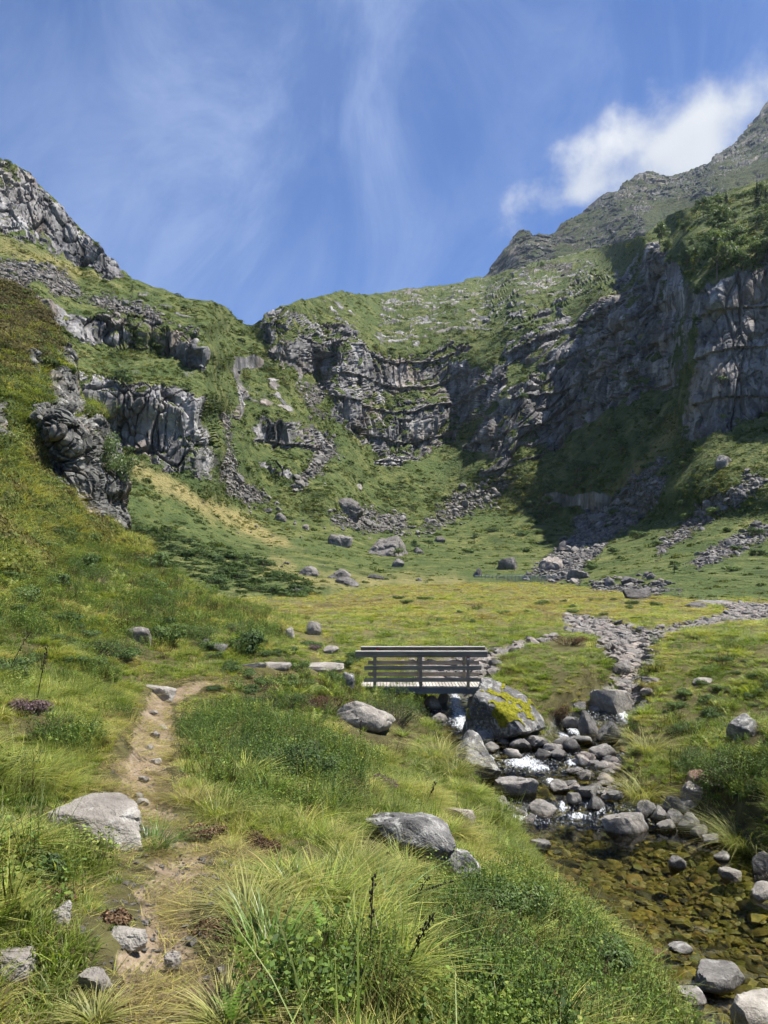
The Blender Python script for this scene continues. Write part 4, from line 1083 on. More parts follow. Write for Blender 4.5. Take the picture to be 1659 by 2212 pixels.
_proto_n = [0]
def scatter(name, label, pts, rot, scl, pick, hue, meshes):
    coll = bpy.data.collections.new(name + '_sources')
    for i, me in enumerate(meshes):
        o = bpy.data.objects.new('%s_source_%02d' % (name, i), me); coll.objects.link(o)
    me = bpy.data.meshes.new(name)
    n = len(pts); me.vertices.add(n); me.vertices.foreach_set('co', np.asarray(pts, np.float32).ravel())
    a = me.attributes.new('rot', 'FLOAT_VECTOR', 'POINT'); a.data.foreach_set('vector', np.asarray(rot, np.float32).ravel())
    a = me.attributes.new('scl', 'FLOAT_VECTOR', 'POINT'); a.data.foreach_set('vector', np.asarray(scl, np.float32).ravel())
    a = me.attributes.new('pick', 'INT', 'POINT'); a.data.foreach_set('value', np.asarray(pick, np.int32))
    a = me.attributes.new('hue', 'FLOAT', 'POINT'); a.data.foreach_set('value', np.asarray(hue, np.float32))
    o = put(name, me, label=label, kind='stuff')
    md = o.modifiers.new('scatter', 'NODES'); md.node_group = instancer_tree(name, coll)
    return o

# ------------------------------------------------------------------ grass and low plants of the near ground
def inv_uv(x, y, z):
    """photo position of world points"""
    c, s = math.cos(PITCH), math.sin(PITCH)
    f = y * c + z * s; w = -y * s + z * c
    return CU + FPX * x / f, CV - FPX * w / f

def sample_ground(n, c1, seed, ymin=1.4, ymax=170, amax=0.90):
    """points whose density per square metre is even near by and thins with distance"""
    r = np.random.default_rng(seed)
    ln0, ln1 = math.log(ymin), math.log(ymax)
    a = r.uniform(-amax, amax, n * 3); ly = r.uniform(ln0, ln1, n * 3); y = np.exp(ly)
    keep = r.random(n * 3) < np.minimum(1.0, (y / c1) ** 2)
    a = a[keep][:n]; y = y[keep][:n]
    x = a * y
    return x, y

SHRUBBY = [([(-200,1130),(120,1060),(260,1170),(560,1330),(620,1360),(560,1430),(420,1400),(250,1410),(100,1380),(-200,1400)], .5), ([(400,1560),(560,1555),(780,1640),(760,1710),(620,1720),(480,1680),(400,1620)], 1.0),
           ([(520,1480),(640,1470),(760,1480),(780,1520),(620,1530),(520,1520)], .8), ([(900,1940),(1080,1900),(1300,2000),(1420,2100),(1480,2212),(1480,2300),(1000,2300),(950,2100)], 1.0), ([(1470,1640),(1659,1590),(1800,1560),(1900,1700),(1659,1720),(1500,1720)], 1.0),
           ([(480,2080),(640,2060),(800,2120),(900,2220),(500,2250)], .8), ([(0,1830),(100,1840),(130,1900),(60,1990),(-100,1980)], .6), ([(1460,1580),(1520,1560),(1570,1590),(1500,1610)], .7), ([(780,1480),(920,1480),(930,1570),(860,1560)], .8)]
CLEAR = [  # spots kept free of grass: stones, shrubs and clumps that stand there
 (212,1800,130,52),(268,2040,66,22),(130,1995,30,30),(30,2110,80,50),(372,2100,26,30),(205,2135,46,20),(345,1502,48,18),(870,1825,120,55),(985,1885,66,50),(985,1775,50,22),(786,1570,78,42),(440,1815,52,32),(560,1838,60,30),(490,2035,70,44),(560,2115,60,34),(110,1945,55,30),
 (580,2075,50,40),(655,1950,34,24),(706,2055,40,40),(750,2175,40,36),(300,1384,34,16),(678,1372,20,14),(690,1450,60,12),(600,1444,34,10),(548,1440,30,10),(1612,1590,48,26),(1504,1700,30,26),(850,1560,64,50),(62,1540,50,26),(640,1680,90,30),(560,1495,46,14),(690,1516,44,14),(1230,1390,44,18),(500,1965,40,20),(425,2185,60,40)]
def clear_of(u, v, r):
    m = np.ones(u.shape, bool)
    for cu, cv, ru, rv in CLEAR:
        q = ((u - cu) / ru) ** 2 + ((v - cv - rv * .25) / rv) ** 2
        m &= (q > 1.0) | (r.random(len(u)) < 0.08)
    return m
SHADE_BAND = [([(270,1120),(420,1160),(560,1210),(700,1270),(660,1300),(520,1290),(400,1240),(270,1180)], 1.0)]  # shadow band on the left slope, imitated by darker, denser shrubs

def build_grass():
    protos = [leafmesh('turf', blades(60, 0.09, 0.009, 0.10, 0.55, 0.5, 1), M_GRASS),
              leafmesh('turf', blades(60, 0.13, 0.009, 0.09, 0.45, 0.7, 2), M_GRASS),
              leafmesh('tussock', blades(90, 0.18, 0.008, 0.08, 0.45, 1.0, 3), M_GRASS),
              leafmesh('tussock', blades(90, 0.23, 0.008, 0.07, 0.35, 1.2, 4, 4), M_GRASS),
              leafmesh('straw', blades(20, 0.36, 0.005, 0.08, 0.22, 0.35, 5), M_GRASS)]
    r = np.random.default_rng(11)
    x, y = sample_ground(112000, 8.5, 21)
    z = ground_z(x, y)
    s = np.minimum(np.minimum(sdf_poly(x, y, POLYW['main']), sdf_poly(x, y, POLYW['back'])), sdf_poly(x, y, POLYW['branch']))
    pd, _ = dist_line(x, y, PATH_XY)
    p3 = np.c_[x, y, 0 * x]
    nb = fbm(p3, 4.0, 3); ns = fbm(p3, 0.9, 3, off=7)
    u, v = inv_uv(x, y, z)
    wob = fbm(p3, 0.9, 4, 0.6, off=3) * 90
    shr = paint(u, v, SHRUBBY, wob, 30)
    keep = (s > 0.10 + 0.12 * ns) & ((pd > 0.24 + 0.07 * sstep(y, 4, 7) + 0.14 * ns) | ((y > 15) & (r.random(len(x)) < 0.7))) & clear_of(u, v, r) & (r.random(len(x)) > 0.5 * shr)
    x, y, z, nb, ns, shr, pd, s, v, u = (q[keep] for q in (x, y, z, nb, ns, shr, pd, s, v, u))
    n = len(x)
    far = sstep(y, 25, 60)
    hue = 0.29 + 0.42 * nb + 0.30 * ns + 0.10 * r.normal(size=n) + 0.22 * (1 - sstep(pd, 0.3, 0.9)) + 0.42 * (1 - sstep(v, 1310, 1375)) * (x > -9) + 0.02 * far
    hue = hue + 0.12 * (1 - sstep(s, 0.2, 1.2)) * (y < 30) - 0.14 * shr - 0.14 * sstep(-x, 6, 14)
    hue -= 0.30 * np.exp(-((u - 1180) / 90) ** 2 - ((v - 1450) / 35) ** 2)      # lush green knoll between the two arms
    big = fbm(p3[keep], 14, 3, 0.55, 6.0)
    hue = hue * (1 - far) + far * (0.50 + 0.75 * big + 0.30 * ns + 0.12 * r.normal(size=n) + 0.22 * (1 - sstep(v, 1300, 1370)))
    f1, f2, rid = worley(p3[keep] / np.clip(0.55 + y / 60, 0.55, 1.6)[:, None] * np.array([1, 1, 0]))
    hue = hue + (rid - 0.5) * 0.55 + 0.10 * (0.5 - f1)
    dome = np.clip(1.45 - 1.15 * f1, 0.35, 1.4) * (0.7 + 0.6 * ((rid * 7.3) % 1))
    long_ = sstep(0.5 * (rid - .5) + ns + 0.5 * nb + 0.15 * r.normal(size=n) + 0.10 * (1 - sstep(s, 0.2, 2.0)), 0.05, 0.30)
    pick = np.where(r.random(n) < long_ * 0.85, r.integers(2, 4, n), np.where(r.random(n) < 0.10, 4, r.integers(0, 2, n)))
    sc = r.uniform(0.65, 1.25, n) * dome * (1 + np.clip(y - 6, 0, 200) / 34.0) * np.where(pick >= 2, np.where(y > 15, 0.75, 0.95), 1.0)
    sc = np.minimum(sc, 4.0) * (0.35 + 0.65 * sstep(pd, 0.2, 0.7))
    rot = np.c_[r.normal(0, 0.10, n), r.normal(0, 0.10, n), r.uniform(0, 6.28, n)]
    hs = (1 + np.clip(y - 6, 0, 200) / 110.0) / (1 + np.clip(y - 6, 0, 200) / 34.0) * r.uniform(0.75, 1.15, n)
    scatter('meadow_grass', 'yellow-green grass and tussocks covering the near ground', np.c_[x, y, z - 0.01], rot, np.c_[sc, sc, sc * hs], pick, np.clip(hue, 0.02, 0.98), protos)

def sprig(seed, n=46, h=0.22, rad=0.15, leaf=0.011):
    r = np.random.default_rng(seed); parts = []
    pos = []; nr = []
    for i in range(14):
        az = r.random() * 6.28; rr = rad * math.sqrt(r.random()); b = np.array([rr * math.cos(az), rr * math.sin(az), 0])
        tipp = b * 1.25 + np.array([r.normal(0, .03), r.normal(0, .03), h * r.uniform(.6, 1.1)])
        parts.append(tube([b, (b + tipp) / 2 + r.normal(0, .01, 3), tipp], [0.002, 0.0016, 0.001], 3))
        for k in range(n // 3):
            s = r.uniform(0.35, 1.05); pos.append(b + (tipp - b) * s + r.normal(0, 0.016, 3)); nr.append((r.normal(0, .5), r.normal(0, .5), 1))
    parts.append(leaves(np.array(pos), np.array(nr), leaf, seed))
    return join(parts)

def build_bilberry():
    def frond_cluster(seed, s=0.26):
        q = np.random.default_rng(seed); V = []; 
        for i in range(6):
            az = q.uniform(0, 6.28); d = np.array([math.cos(az), math.sin(az), 0]); sd = np.array([-d[1], d[0], 0]); lean = q.uniform(.3, .8); L0 = s * q.uniform(.6, 1.1)
            cen = [d * L0 * lean * t ** 1.4 + np.array([0, 0, L0 * (t - .3 * t * t)]) for t in np.linspace(0, 1, 11)]
            for j in range(2, 11):
                L = L0 * .24 * (1 - (j / 10) ** 1.6) + .01 * s; w_ = (cen[j] - cen[j - 1]) * .42
                for e in (-1, 1):
                    ax = sd * e + np.array([0, 0, .2]); V += [cen[j] - w_, cen[j] + ax * L - w_ * .2, cen[j] + ax * L + w_ * .2, cen[j] + w_]
        V = np.array(V); n_ = len(V)
        return V, np.arange(n_).reshape(-1, 4), np.full(n_, .4), np.repeat(q.random(n_ // 4), 4)
    protos = [leafmesh('bilberry', sprig(31, 54), M_BILB), leafmesh('bilberry', sprig(32, 60, .26, .13, .008), M_BILB), leafmesh('bilberry', sprig(33, 40, .17, .17, .014), M_BILB),
              leafmesh('heath', blades(90, 0.2, 0.007, 0.14, 0.4, 0.2, 34, 2), M_HEATH), leafmesh('bracken', frond_cluster(35), M_BILB), leafmesh('dead_stems', blades(50, 0.2, 0.005, 0.16, 0.7, 0.3, 36, 2), M_DEAD), leafmesh('seeding_grass', blades(16, 0.34, 0.006, 0.1, 0.3, 0.5, 37, 3), M_GRASS)]
    r = np.random.default_rng(12)
    x, y = sample_ground(62000, 8.0, 22, ymax=60)
    z = ground_z(x, y); u, v = inv_uv(x, y, z); p3 = np.c_[x, y, 0 * x]
    s = np.minimum(np.minimum(sdf_poly(x, y, POLYW['main']), sdf_poly(x, y, POLYW['back'])), sdf_poly(x, y, POLYW['branch']))
    pd, _ = dist_line(x, y, PATH_XY)
    shr = paint(u, v, SHRUBBY, fbm(p3, 0.9, 4, 0.6, off=3) * 90, 30)
    ns = fbm(p3, 0.8, 3, off=21); nb = fbm(p3, 3.5, 3, off=2)
    left = sstep(-x / y, 0.22, 0.4)
    prob = np.clip(shr * (0.35 + 0.65 * sstep(fbm(p3, 0.45, 3, off=41), -0.12, 0.10)) + 0.45 * sstep(ns, 0.12, 0.3) * (0.35 + 0.65 * left) * sstep(60 - y, 0, 30), 0, 1)
    keep = (r.random(len(x)) < prob) & (s > 0.25) & (pd > 0.42) & clear_of(u, v, r)
    x, y, z, ns, nb, shr = (q[keep] for q in (x, y, z, ns, nb, shr)); n = len(x)
    sp = fbm(np.c_[x, y, 0 * x], 0.55, 3, off=31); kind = (sp * 1.6 + nb * 1.2 + 0.25 * r.normal(size=n))
    pick = np.where(kind > 0.5, 4, np.where(kind < -0.55, 5, np.where(np.abs(kind - 0.25) < 0.10, 3, np.where(kind > -0.1, np.where(r.random(n) < .7, 0, 2), 1))))
    pick = np.where(r.random(n) < 0.10, 6, pick)
    sc = r.uniform(0.6, 1.25, n) * (1 + np.clip(y - 6, 0, 60) / 30.0) * (1 + 0.15 * shr)
    rot = np.c_[r.normal(0, 0.15, n), r.normal(0, 0.15, n), r.uniform(0, 6.28, n)]
    hue = 0.46 + 0.60 * nb + 0.45 * sp + 0.14 * r.normal(size=n) - 0.06 * shr + 0.2 * (pick == 4)
    scatter('bilberry_cover', 'low green bilberry and heath plants among the grass', np.c_[x, y, z - 0.02], rot, np.c_[sc, sc, sc * r.uniform(.7, 1.1, n)], pick, np.clip(hue, .02, .98), protos)

def clump(seed, n=150, leaf=0.13):
    r = np.random.default_rng(seed)
    d = r.normal(size=(n, 3)); d[:, 2] = np.abs(d[:, 2]); d /= np.linalg.norm(d, axis=1)[:, None]
    p = d * np.array([0.5, 0.5, 0.36]) * r.uniform(0.55, 1.05, n)[:, None] * (1 + 0.25 * fbm(d * 1.0, 0.5, 2, off=seed))[:, None]
    return leaves(p, d, leaf, seed, 0.6)

def build_slope_cover():
    protos = [leafmesh('shrublet', clump(40 + i, 110, 0.11), M_SLOPE) for i in range(3)] + [leafmesh('rough_grass', blades(46, 0.5, 0.05, 0.35, 0.4, 0.6, 44, 2), M_SLOPE)]
    r = np.random.default_rng(13)
    # valley sides
    nr, nc = V_X.shape[:2]
    rr = r.integers(4, nr - 1, 190000); cc = r.integers(60, nc - 80, 190000)
    p = V_X[rr, cc] + (V_X[np.minimum(rr + 1, nr - 1), cc] - V_X[rr, cc]) * r.random(len(rr))[:, None]
    idx = rr * nc + cc; rk = V_ROCK[idx]; sc_ = V_SCREE[idx]; dr = V_DRY[idx]
    d = p[:, 1]; u, v = inv_uv(p[:, 0], p[:, 1], p[:, 2])
    dark = paint(u, v, SHADE_BAND, fbm(p, 9, 3) * 14, 12)  # shade band mask: darkens plant hue and thickens the cover
    nb = fbm(p, 26, 3); ns = fbm(p, 6, 3, off=4)
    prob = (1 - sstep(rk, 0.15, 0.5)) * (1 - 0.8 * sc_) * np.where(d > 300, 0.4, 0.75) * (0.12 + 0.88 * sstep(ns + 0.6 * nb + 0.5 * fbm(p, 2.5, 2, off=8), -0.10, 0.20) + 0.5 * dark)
    keep = r.random(len(d)) < prob
    p, d, nb, ns, dr, dark, v, u = (q[keep] for q in (p, d, nb, ns, dr, dark, v, u)); n = len(d)
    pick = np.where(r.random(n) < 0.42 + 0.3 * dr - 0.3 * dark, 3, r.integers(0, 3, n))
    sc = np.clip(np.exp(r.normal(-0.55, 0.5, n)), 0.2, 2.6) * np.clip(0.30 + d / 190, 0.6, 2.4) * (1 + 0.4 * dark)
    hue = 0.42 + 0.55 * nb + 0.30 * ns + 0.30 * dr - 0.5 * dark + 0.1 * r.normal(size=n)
    rot = np.c_[r.normal(0, 0.12, n), r.normal(0, 0.12, n), r.uniform(0, 6.28, n)]
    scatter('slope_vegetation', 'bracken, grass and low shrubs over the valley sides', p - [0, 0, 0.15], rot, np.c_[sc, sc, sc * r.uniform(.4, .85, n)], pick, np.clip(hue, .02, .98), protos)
    # the spur
    protos2 = [leafmesh('shrublet', clump(50 + i, 190, 0.055), M_SLOPE) for i in range(2)] + [leafmesh('rough_grass', blades(80, 0.55, 0.016, 0.25, 0.4, 0.9, 54, 3), M_GRASS), leafmesh('heath', clump(56, 200, 0.06), M_HEATH)]
    nr, nc = S_X.shape[:2]
    rr = r.integers(3, nr - 1, 32000); cc = r.integers(0, nc - 1, 32000)
    w = np.where(S_UU[cc] < 0, 1.0, 0.75); p = S_X[rr, cc]; rk = S_RK[rr * nc + cc]
    nb = fbm(p, 3.2, 3, off=5); u, v = inv_uv(p[:, 0], p[:, 1], p[:, 2])
    heath = (1 - sstep(v, 700, 800)) * sstep(u, -200, -100) + 0.8 * sstep(nb, 0.15, 0.35)
    keep = (r.random(len(rk)) < w) & (rk < 0.05)
    p, nb, heath, v = (q[keep] for q in (p, nb, heath, v)); n = len(p)
    pick = np.where(r.random(n) < heath * 0.8, 3, np.where(r.random(n) < 0.2, 2, r.integers(0, 2, n)))
    sc = r.uniform(0.45, 1.5, n) * 0.95
    hue = np.where(pick == 2, 0.42, 0.38) + 0.6 * nb + 0.12 * r.normal(size=n) + 0.15 * sstep(v, 900, 1150)
    rot = np.c_[r.normal(0.0, 0.2, n), r.normal(0, 0.2, n), r.uniform(0, 6.28, n)]
    scatter('spur_vegetation', 'heather, bilberry and grass growing over the left spur', p, rot, np.c_[sc, sc, sc * r.uniform(.7, 1.1, n)], pick, np.clip(hue, .02, .98), protos2)

build_grass(); build_bilberry(); build_slope_cover()

# ------------------------------------------------------------------ pebbles of the stream bed, gravel of the dry arms, scree
def build_pebbles():
    r = np.random.default_rng(14)
    pro = [rock_mesh('pebble', 900 + i, (1, r.uniform(.6, .9), r.uniform(.28, .5)), M_AMBER, 2, 10, 14) for i in range(6)]
    n = 30000
    y = np.exp(r.uniform(math.log(6.5), math.log(19), n)); x = r.uniform(0.5, 12, n)
    s = sdf_poly(x, y, POLYW['main'])
    k = (s < 0.15) & (r.random(n) < 1.0); x = x[k]; y = y[k]; z = ground_z(x, y); n = len(x)
    sc = np.exp(r.normal(math.log(0.10), 0.5, n)); sc = np.clip(sc, 0.04, 0.42)
    scatter('bed_pebbles', 'amber and olive pebbles under the clear pool water', np.c_[x, y, z - sc * 0.1], np.c_[r.normal(0, .2, n), r.normal(0, .2, n), r.uniform(0, 6.28, n)], np.c_[sc, sc, sc], r.integers(0, 6, n), r.random(n), pro)
    pro = [rock_mesh('gravel', 930 + i, (1, r.uniform(.6, .9), r.uniform(.35, .6)), M_STONE, 2, 9, 18) for i in range(6)]
    n = 60000
    y = np.exp(r.uniform(math.log(15), math.log(62), n)); x = r.uniform(-0.5, 30, n)
    s = np.minimum(sdf_poly(x, y, POLYW['back']), sdf_poly(x, y, POLYW['branch']))
    k = (s < 0.25); x = x[k]; y = y[k]; z = ground_z(x, y); n = len(x)
    sc = np.clip(np.exp(r.normal(math.log(0.16), 0.5, n)), 0.06, 0.5) * (1 + y / 90)
    scatter('dry_bed_gravel', 'grey gravel filling the dry stream arms', np.c_[x, y, z - sc * 0.12], np.c_[r.normal(0, .25, n), r.normal(0, .25, n), r.uniform(0, 6.28, n)], np.c_[sc, sc, sc], r.integers(0, 6, n), r.random(n), pro)
    # scree on the valley sides
    pro = [rock_mesh('scree_stone', 960 + i, (1, r.uniform(.6, .9), r.uniform(.4, .7)), M_SCREE, 1 if i < 3 else 2, 8, 20) for i in range(6)]
    nr, nc = V_X.shape[:2]
    w = V_SCREE ** 2 * (V_ROCK < 0.3); w[: nc * 6] = 0
    dist = V_X[..., 1].ravel(); w = w * (dist < 700)
    w = w / w.sum()
    idx = r.choice(len(w), 9000, p=w); p = V_X.reshape(-1, 3)[idx]; n = len(idx); d = p[:, 1]
    sc = np.clip(np.exp(r.normal(math.log(0.5), 0.55, n)), 0.2, 2.5) * np.clip(d / 150, 0.7, 2.2)
    scatter('scree', 'loose grey scree stones on the steep valley slopes', p - np.c_[0 * d, 0 * d, sc * .15], np.c_[r.normal(0, .5, n), r.normal(0, .5, n), r.uniform(0, 6.28, n)], np.c_[sc, sc, sc], r.integers(0, 6, n), r.random(n), pro)
    # crumbs of stone and straw-coloured litter on the path
    pro = [rock_mesh('path_grit', 980 + i, (1, .8, .45), M_PALE, 1, 8, 14) for i in range(4)]
    n = 2600; x, y = sample_ground(60000, 5, 77, ymax=24, amax=0.5); pd, _ = dist_line(x, y, PATH_XY); k = pd < 0.33; x = x[k][:n]; y = y[k][:n]; n = len(x)
    sc = np.clip(np.exp(r.normal(math.log(0.012), 0.6, n)), 0.005, 0.06)
    scatter('path_grit', 'small pale stones and grit on the worn path', np.c_[x, y, ground_z(x, y)], np.c_[r.normal(0, .2, n), r.normal(0, .2, n), r.uniform(0, 6.28, n)], np.c_[sc, sc, sc], r.integers(0, 4, n), r.random(n), pro)
build_pebbles()
def build_litter():
    r = np.random.default_rng(15)
    pro = [leafmesh('litter', blades(26, 0.10, 0.004, 0.09, 1.4, 0.2, 400 + i, 2, up=0.10), M_GRASS) for i in range(3)]
    x, y = sample_ground(90000, 6, 78, ymax=20, amax=0.5); pd, _ = dist_line(x, y, PATH_XY)
    k = (pd < 0.55) & (fbm(np.c_[x, y, 0 * x], 0.35, 3, off=9) + 0.12 * r.normal(size=len(x)) > 0.14); x = x[k][:1500]; y = y[k][:1500]; n = len(x)
    sc = r.uniform(0.6, 1.3, n) * (1 + np.clip(y - 5, 0, 20) / 14)
    scatter('straw_litter', 'dry straw litter trodden into the path', np.c_[x, y, ground_z(x, y) + .004], np.c_[0 * x, 0 * x, r.uniform(0, 6.28, n)], np.c_[sc, sc, sc], r.integers(0, 3, n), np.clip(r.normal(0.9, .12, n), .6, 1), pro)
build_litter()

# ------------------------------------------------------------------ footbridge
def timber_material(name, a, b, c):
    m, t, out = new_mat(name)
    tc = t.new('ShaderNodeTexCoord'); oi = t.new('ShaderNodeObjectInfo')
    pos = t.vmath('ADD', tc.outputs['Object'], t.new('ShaderNodeCombineXYZ', {0: t.math('MULTIPLY', oi.outputs['Random'], 9.0), 1: 0.0, 2: oi.outputs['Random']}))
    gr = t.noise(t.new('ShaderNodeMapping', {'Vector': pos, 'Scale': (1.2, 30, 30)}), 1.0, 5, 0.6, 0.3)
    bl = t.noise(pos, 2.5, 4, 0.6)
    col = t.ramp(t.math('ADD', t.math('MULTIPLY', gr, 0.6), t.math('MULTIPLY', bl, 0.4)), [(0.3, a), (0.5, b), (0.7, c)])
    col = t.new('ShaderNodeHueSaturation', {'Value': t.mapr(oi.outputs['Random'], 0, 1, 0.75, 1.15), 'Color': col}).outputs[0]
    finish(t, out, col, 0.85, t.new('ShaderNodeBump', {'Strength': 0.4, 'Distance': 0.01, 'Height': gr}), 0.2)
    return m
M_TIMBER = timber_material('weathered_timber', (0.115, 0.09, 0.066), (0.25, 0.207, 0.155), (0.39, 0.335, 0.262))
M_DECK = timber_material('deck_timber', (0.22, 0.20, 0.18), (0.36, 0.335, 0.30), (0.48, 0.45, 0.41))
def plain_material(name, col, rough=0.6, metal=0.0, nscale=12, var=0.25):
    m, t, out = new_mat(name)
    n = t.noise(t.new('ShaderNodeTexCoord').outputs['Object'], nscale, 5, 0.65)
    c = t.mix(n, tuple(x * (1 - var) for x in col), tuple(min(1, x * (1 + var)) for x in col))
    finish(t, out, c, rough, t.new('ShaderNodeBump', {'Strength': 0.2, 'Distance': 0.005, 'Height': n}), 0.4, Metallic=metal)
    return m
M_STEEL = plain_material('galvanised_steel', (0.115, 0.135, 0.16), 0.5, 0.55)
M_REDP = plain_material('red_paint', (0.55, 0.03, 0.03), 0.6)
M_WHP = plain_material('white_paint', (0.75, 0.74, 0.72), 0.6)

def box_mesh(name, dims, mat, bevel=0.006):
    bm = bmesh.new(); bmesh.ops.create_cube(bm, size=1.0)
    bmesh.ops.scale(bm, vec=dims, verts=bm.verts)
    if bevel:
        bmesh.ops.bevel(bm, geom=list(bm.edges), offset=bevel, segments=1, affect='EDGES')
    me = bpy.data.meshes.new(name); bm.to_mesh(me); bm.free(); me.materials.append(mat)
    return me

def empty(name, loc, label=None, cat=None, group=None):
    o = bpy.data.objects.new(name, None); COL.objects.link(o); o.location = loc; o.empty_display_size = 0.1
    return tag(o, label, cat, group)

def build_bridge():
    yf, yb = 21.55, 22.45
    X = lambda u, v, y: float(P(u, v, y)[0]); Z = lambda v, y: float(P(900, v, y)[2])
    zd = Z(1482, yf); x0, x1 = X(778, 1482, yf), X(1050.5, 1482, yf); xm = (x0 + x1) / 2
    root = empty('footbridge', (xm, (yf + yb) / 2, zd), 'small weathered timber footbridge with railings crossing the mountain stream', 'bridge')
    ym = (yf + yb) / 2
    def part(name, me, x, y, z, parent=root, rot=None, label=None):
        o = put(name, me, parent); o.location = (x - xm, y - ym, z - zd)
        if rot: o.rotation_euler = rot
        if label: o['label'] = label
        return o
    w = x1 - x0; n = 38; step = w / n
    pl = [box_mesh('plank', (step - 0.012, yb - yf + 0.12, 0.045), M_DECK, 0.005) for _ in range(1)]
    for i in range(n):
        part('plank', pl[0], x0 + step * (i + .5), ym + random.uniform(-.008, .008), zd - 0.0225 + random.uniform(-.003, .003), rot=(0, 0, random.uniform(-.006, .006)))
    zb = Z(1498, yf); hb = zd - 0.05 - zb
    # channel-section steel beams
    bm = bmesh.new()
    prof = [(-.05, -hb / 2), (.05, -hb / 2), (.05, -hb / 2 + .014), (-.036, -hb / 2 + .014), (-.036, hb / 2 - .014), (.05, hb / 2 - .014), (.05, hb / 2), (-.05, hb / 2)]
    ra = [bm.verts.new((-w / 2 + .02, a, b)) for a, b in prof]; rb = [bm.verts.new((w / 2 - .02, a, b)) for a, b in prof]
    for i in range(8):
        bm.faces.new((ra[i], ra[(i + 1) % 8], rb[(i + 1) % 8], rb[i]))
    bm.faces.new(ra[::-1]); bm.faces.new(rb)
    bmesh.ops.recalc_face_normals(bm, faces=bm.faces)
    me = bpy.data.meshes.new('beam'); bm.to_mesh(me); bm.free(); me.materials.append(M_STEEL)
    part('steel_beam', me, xm, yf + .01, zb + hb / 2)
    part('steel_beam', me, xm, yb - .01, zb + hb / 2, rot=(0, 0, math.pi))
    for side, y, ht0, ht1, hx0, hx1, rows, rx0, rx1 in (('f', yf, 1408, 1418.5, 768, 1052, ((1437.3, 1445.8), (1463, 1471.5)), 787, 1038.5), ('b', yb, 1402, 1407.5, 779, 1049, ((1429.5, 1437), (1455, 1462)), 795, 1036)):
        s = -1 if side == 'f' else 1
        for u in (809.5, 908.5, 1010.5):
            x = X(u, 1450, yf)
            zt = Z(1409, yf); h = zt - (zb - .01)
            po = part('post', box_mesh('post', (.085, .06, h), M_TIMBER, .006), x, y + s * .07, zt - h / 2)
            br = put('bracket', box_mesh('bracket', (.11, .016, hb * .95), M_STEEL, .003), po); br.location = (0, s * .039, -h / 2 + hb / 2)
            for zz in (-.05, .05):
                bo = bmesh.new(); bmesh.ops.create_cone(bo, cap_ends=True, segments=6, radius1=.014, radius2=.014, depth=.02)
                bme = bpy.data.meshes.new('bolt'); bo.to_mesh(bme); bo.free(); bme.materials.append(M_STEEL)
                b_ = put('bolt', bme, po); b_.rotation_euler = (math.pi / 2, 0, 0); b_.location = (0, s * .056, -h / 2 + hb / 2 + zz)
            if side == 'f' and u > 1000:
                for zz, m_, nm in ((-.13, M_REDP, 'red_mark'), (-.175, M_WHP, 'white_mark')):
                    k_ = put(nm, box_mesh(nm, (.06, .004, .04), m_, 0), po); k_.location = (0, -.032, h / 2 + zz)
        zt = Z(1408, yf) if side == 'f' else Z(1408, yf) + .012
        hh = (Z(1408, yf) - Z(1418.5, yf)); xa, xb = X(hx0, 1410, y), X(hx1, 1410, y)
        hr = part('handrail', box_mesh('handrail', (xb - xa, .05, hh), M_TIMBER, .006), (xa + xb) / 2, y + s * .128, zt - hh / 2)
        cap = put('rail_cap', box_mesh('rail_cap', (xb - xa, .14, .035), M_DECK, .006), hr); cap.location = (0, -s * .03, hh / 2 + .019)
        if side == 'b':
            k_ = put('red_mark', box_mesh('red_mark', (.08, .004, .05), M_REDP, 0), hr); k_.location = (X(815, 1405, y) - (xa + xb) / 2, -s * .0275, hh / 2 - .045)
        for va, vb in ((1437.3, 1445.8), (1463, 1471.5)):
            za, zb2 = Z(va, yf), Z(vb, yf); xa, xb = X(rx0, 1440, y), X(rx1, 1440, y)
            part('side_rail', box_mesh('side_rail', (xb - xa, .035, za - zb2), M_TIMBER, .005), (xa + xb) / 2, y + s * .122, (za + zb2) / 2, rot=(0, random.uniform(-.002, .002), 0))
build_bridge()

# ------------------------------------------------------------------ boulders and stones
def px_m(p):
    """photo units per metre at a point"""
    return FPX / (p[1] * math.cos(PITCH) + p[2] * math.sin(PITCH))

def W(u, v):
    x, y = on_water(u, v)
    return Vector((x, y, float(z_water(y))))

_seed = [100]
def boulder(label, u, v, w, h, surf=on_ground, mat=None, dr=0.8, sink=0.30, rz=None, tilt=(0, 0), name='boulder', cat='boulder', sub=4, planes=9, sharp=44., rough=.065, flat=0.0, group=None, seed=None, push=0.35, back=0.0):
    b = surf(u, v)
    if b is None:
        b = on_valley(u, v)
    sink = max(sink, 0.5) if flat else sink
    _seed[0] += 1; sd = seed or _seed[0]
    k = px_m(b); wm = w / k; hm = h / k / (1 - sink) * 1.05
    up = Matrix.Rotation(tilt[0], 4, 'X') @ Matrix.Rotation(tilt[1], 4, 'Y')
    me = rock_mesh(name, sd, (wm, wm * dr, hm), mat or M_STONE, sub, planes, sharp, rough, flat, up)
    o = put(name, me, label=label, cat=cat, group=group)
    dirv = Vector((b.x, b.y, 0)).normalized()
    o.location = b + dirv * (wm * dr * push + back) - Vector((0, 0, hm * sink))
    o.rotation_euler.z = random.uniform(-.25, .25) if rz is None else rz
    return o

B = boulder
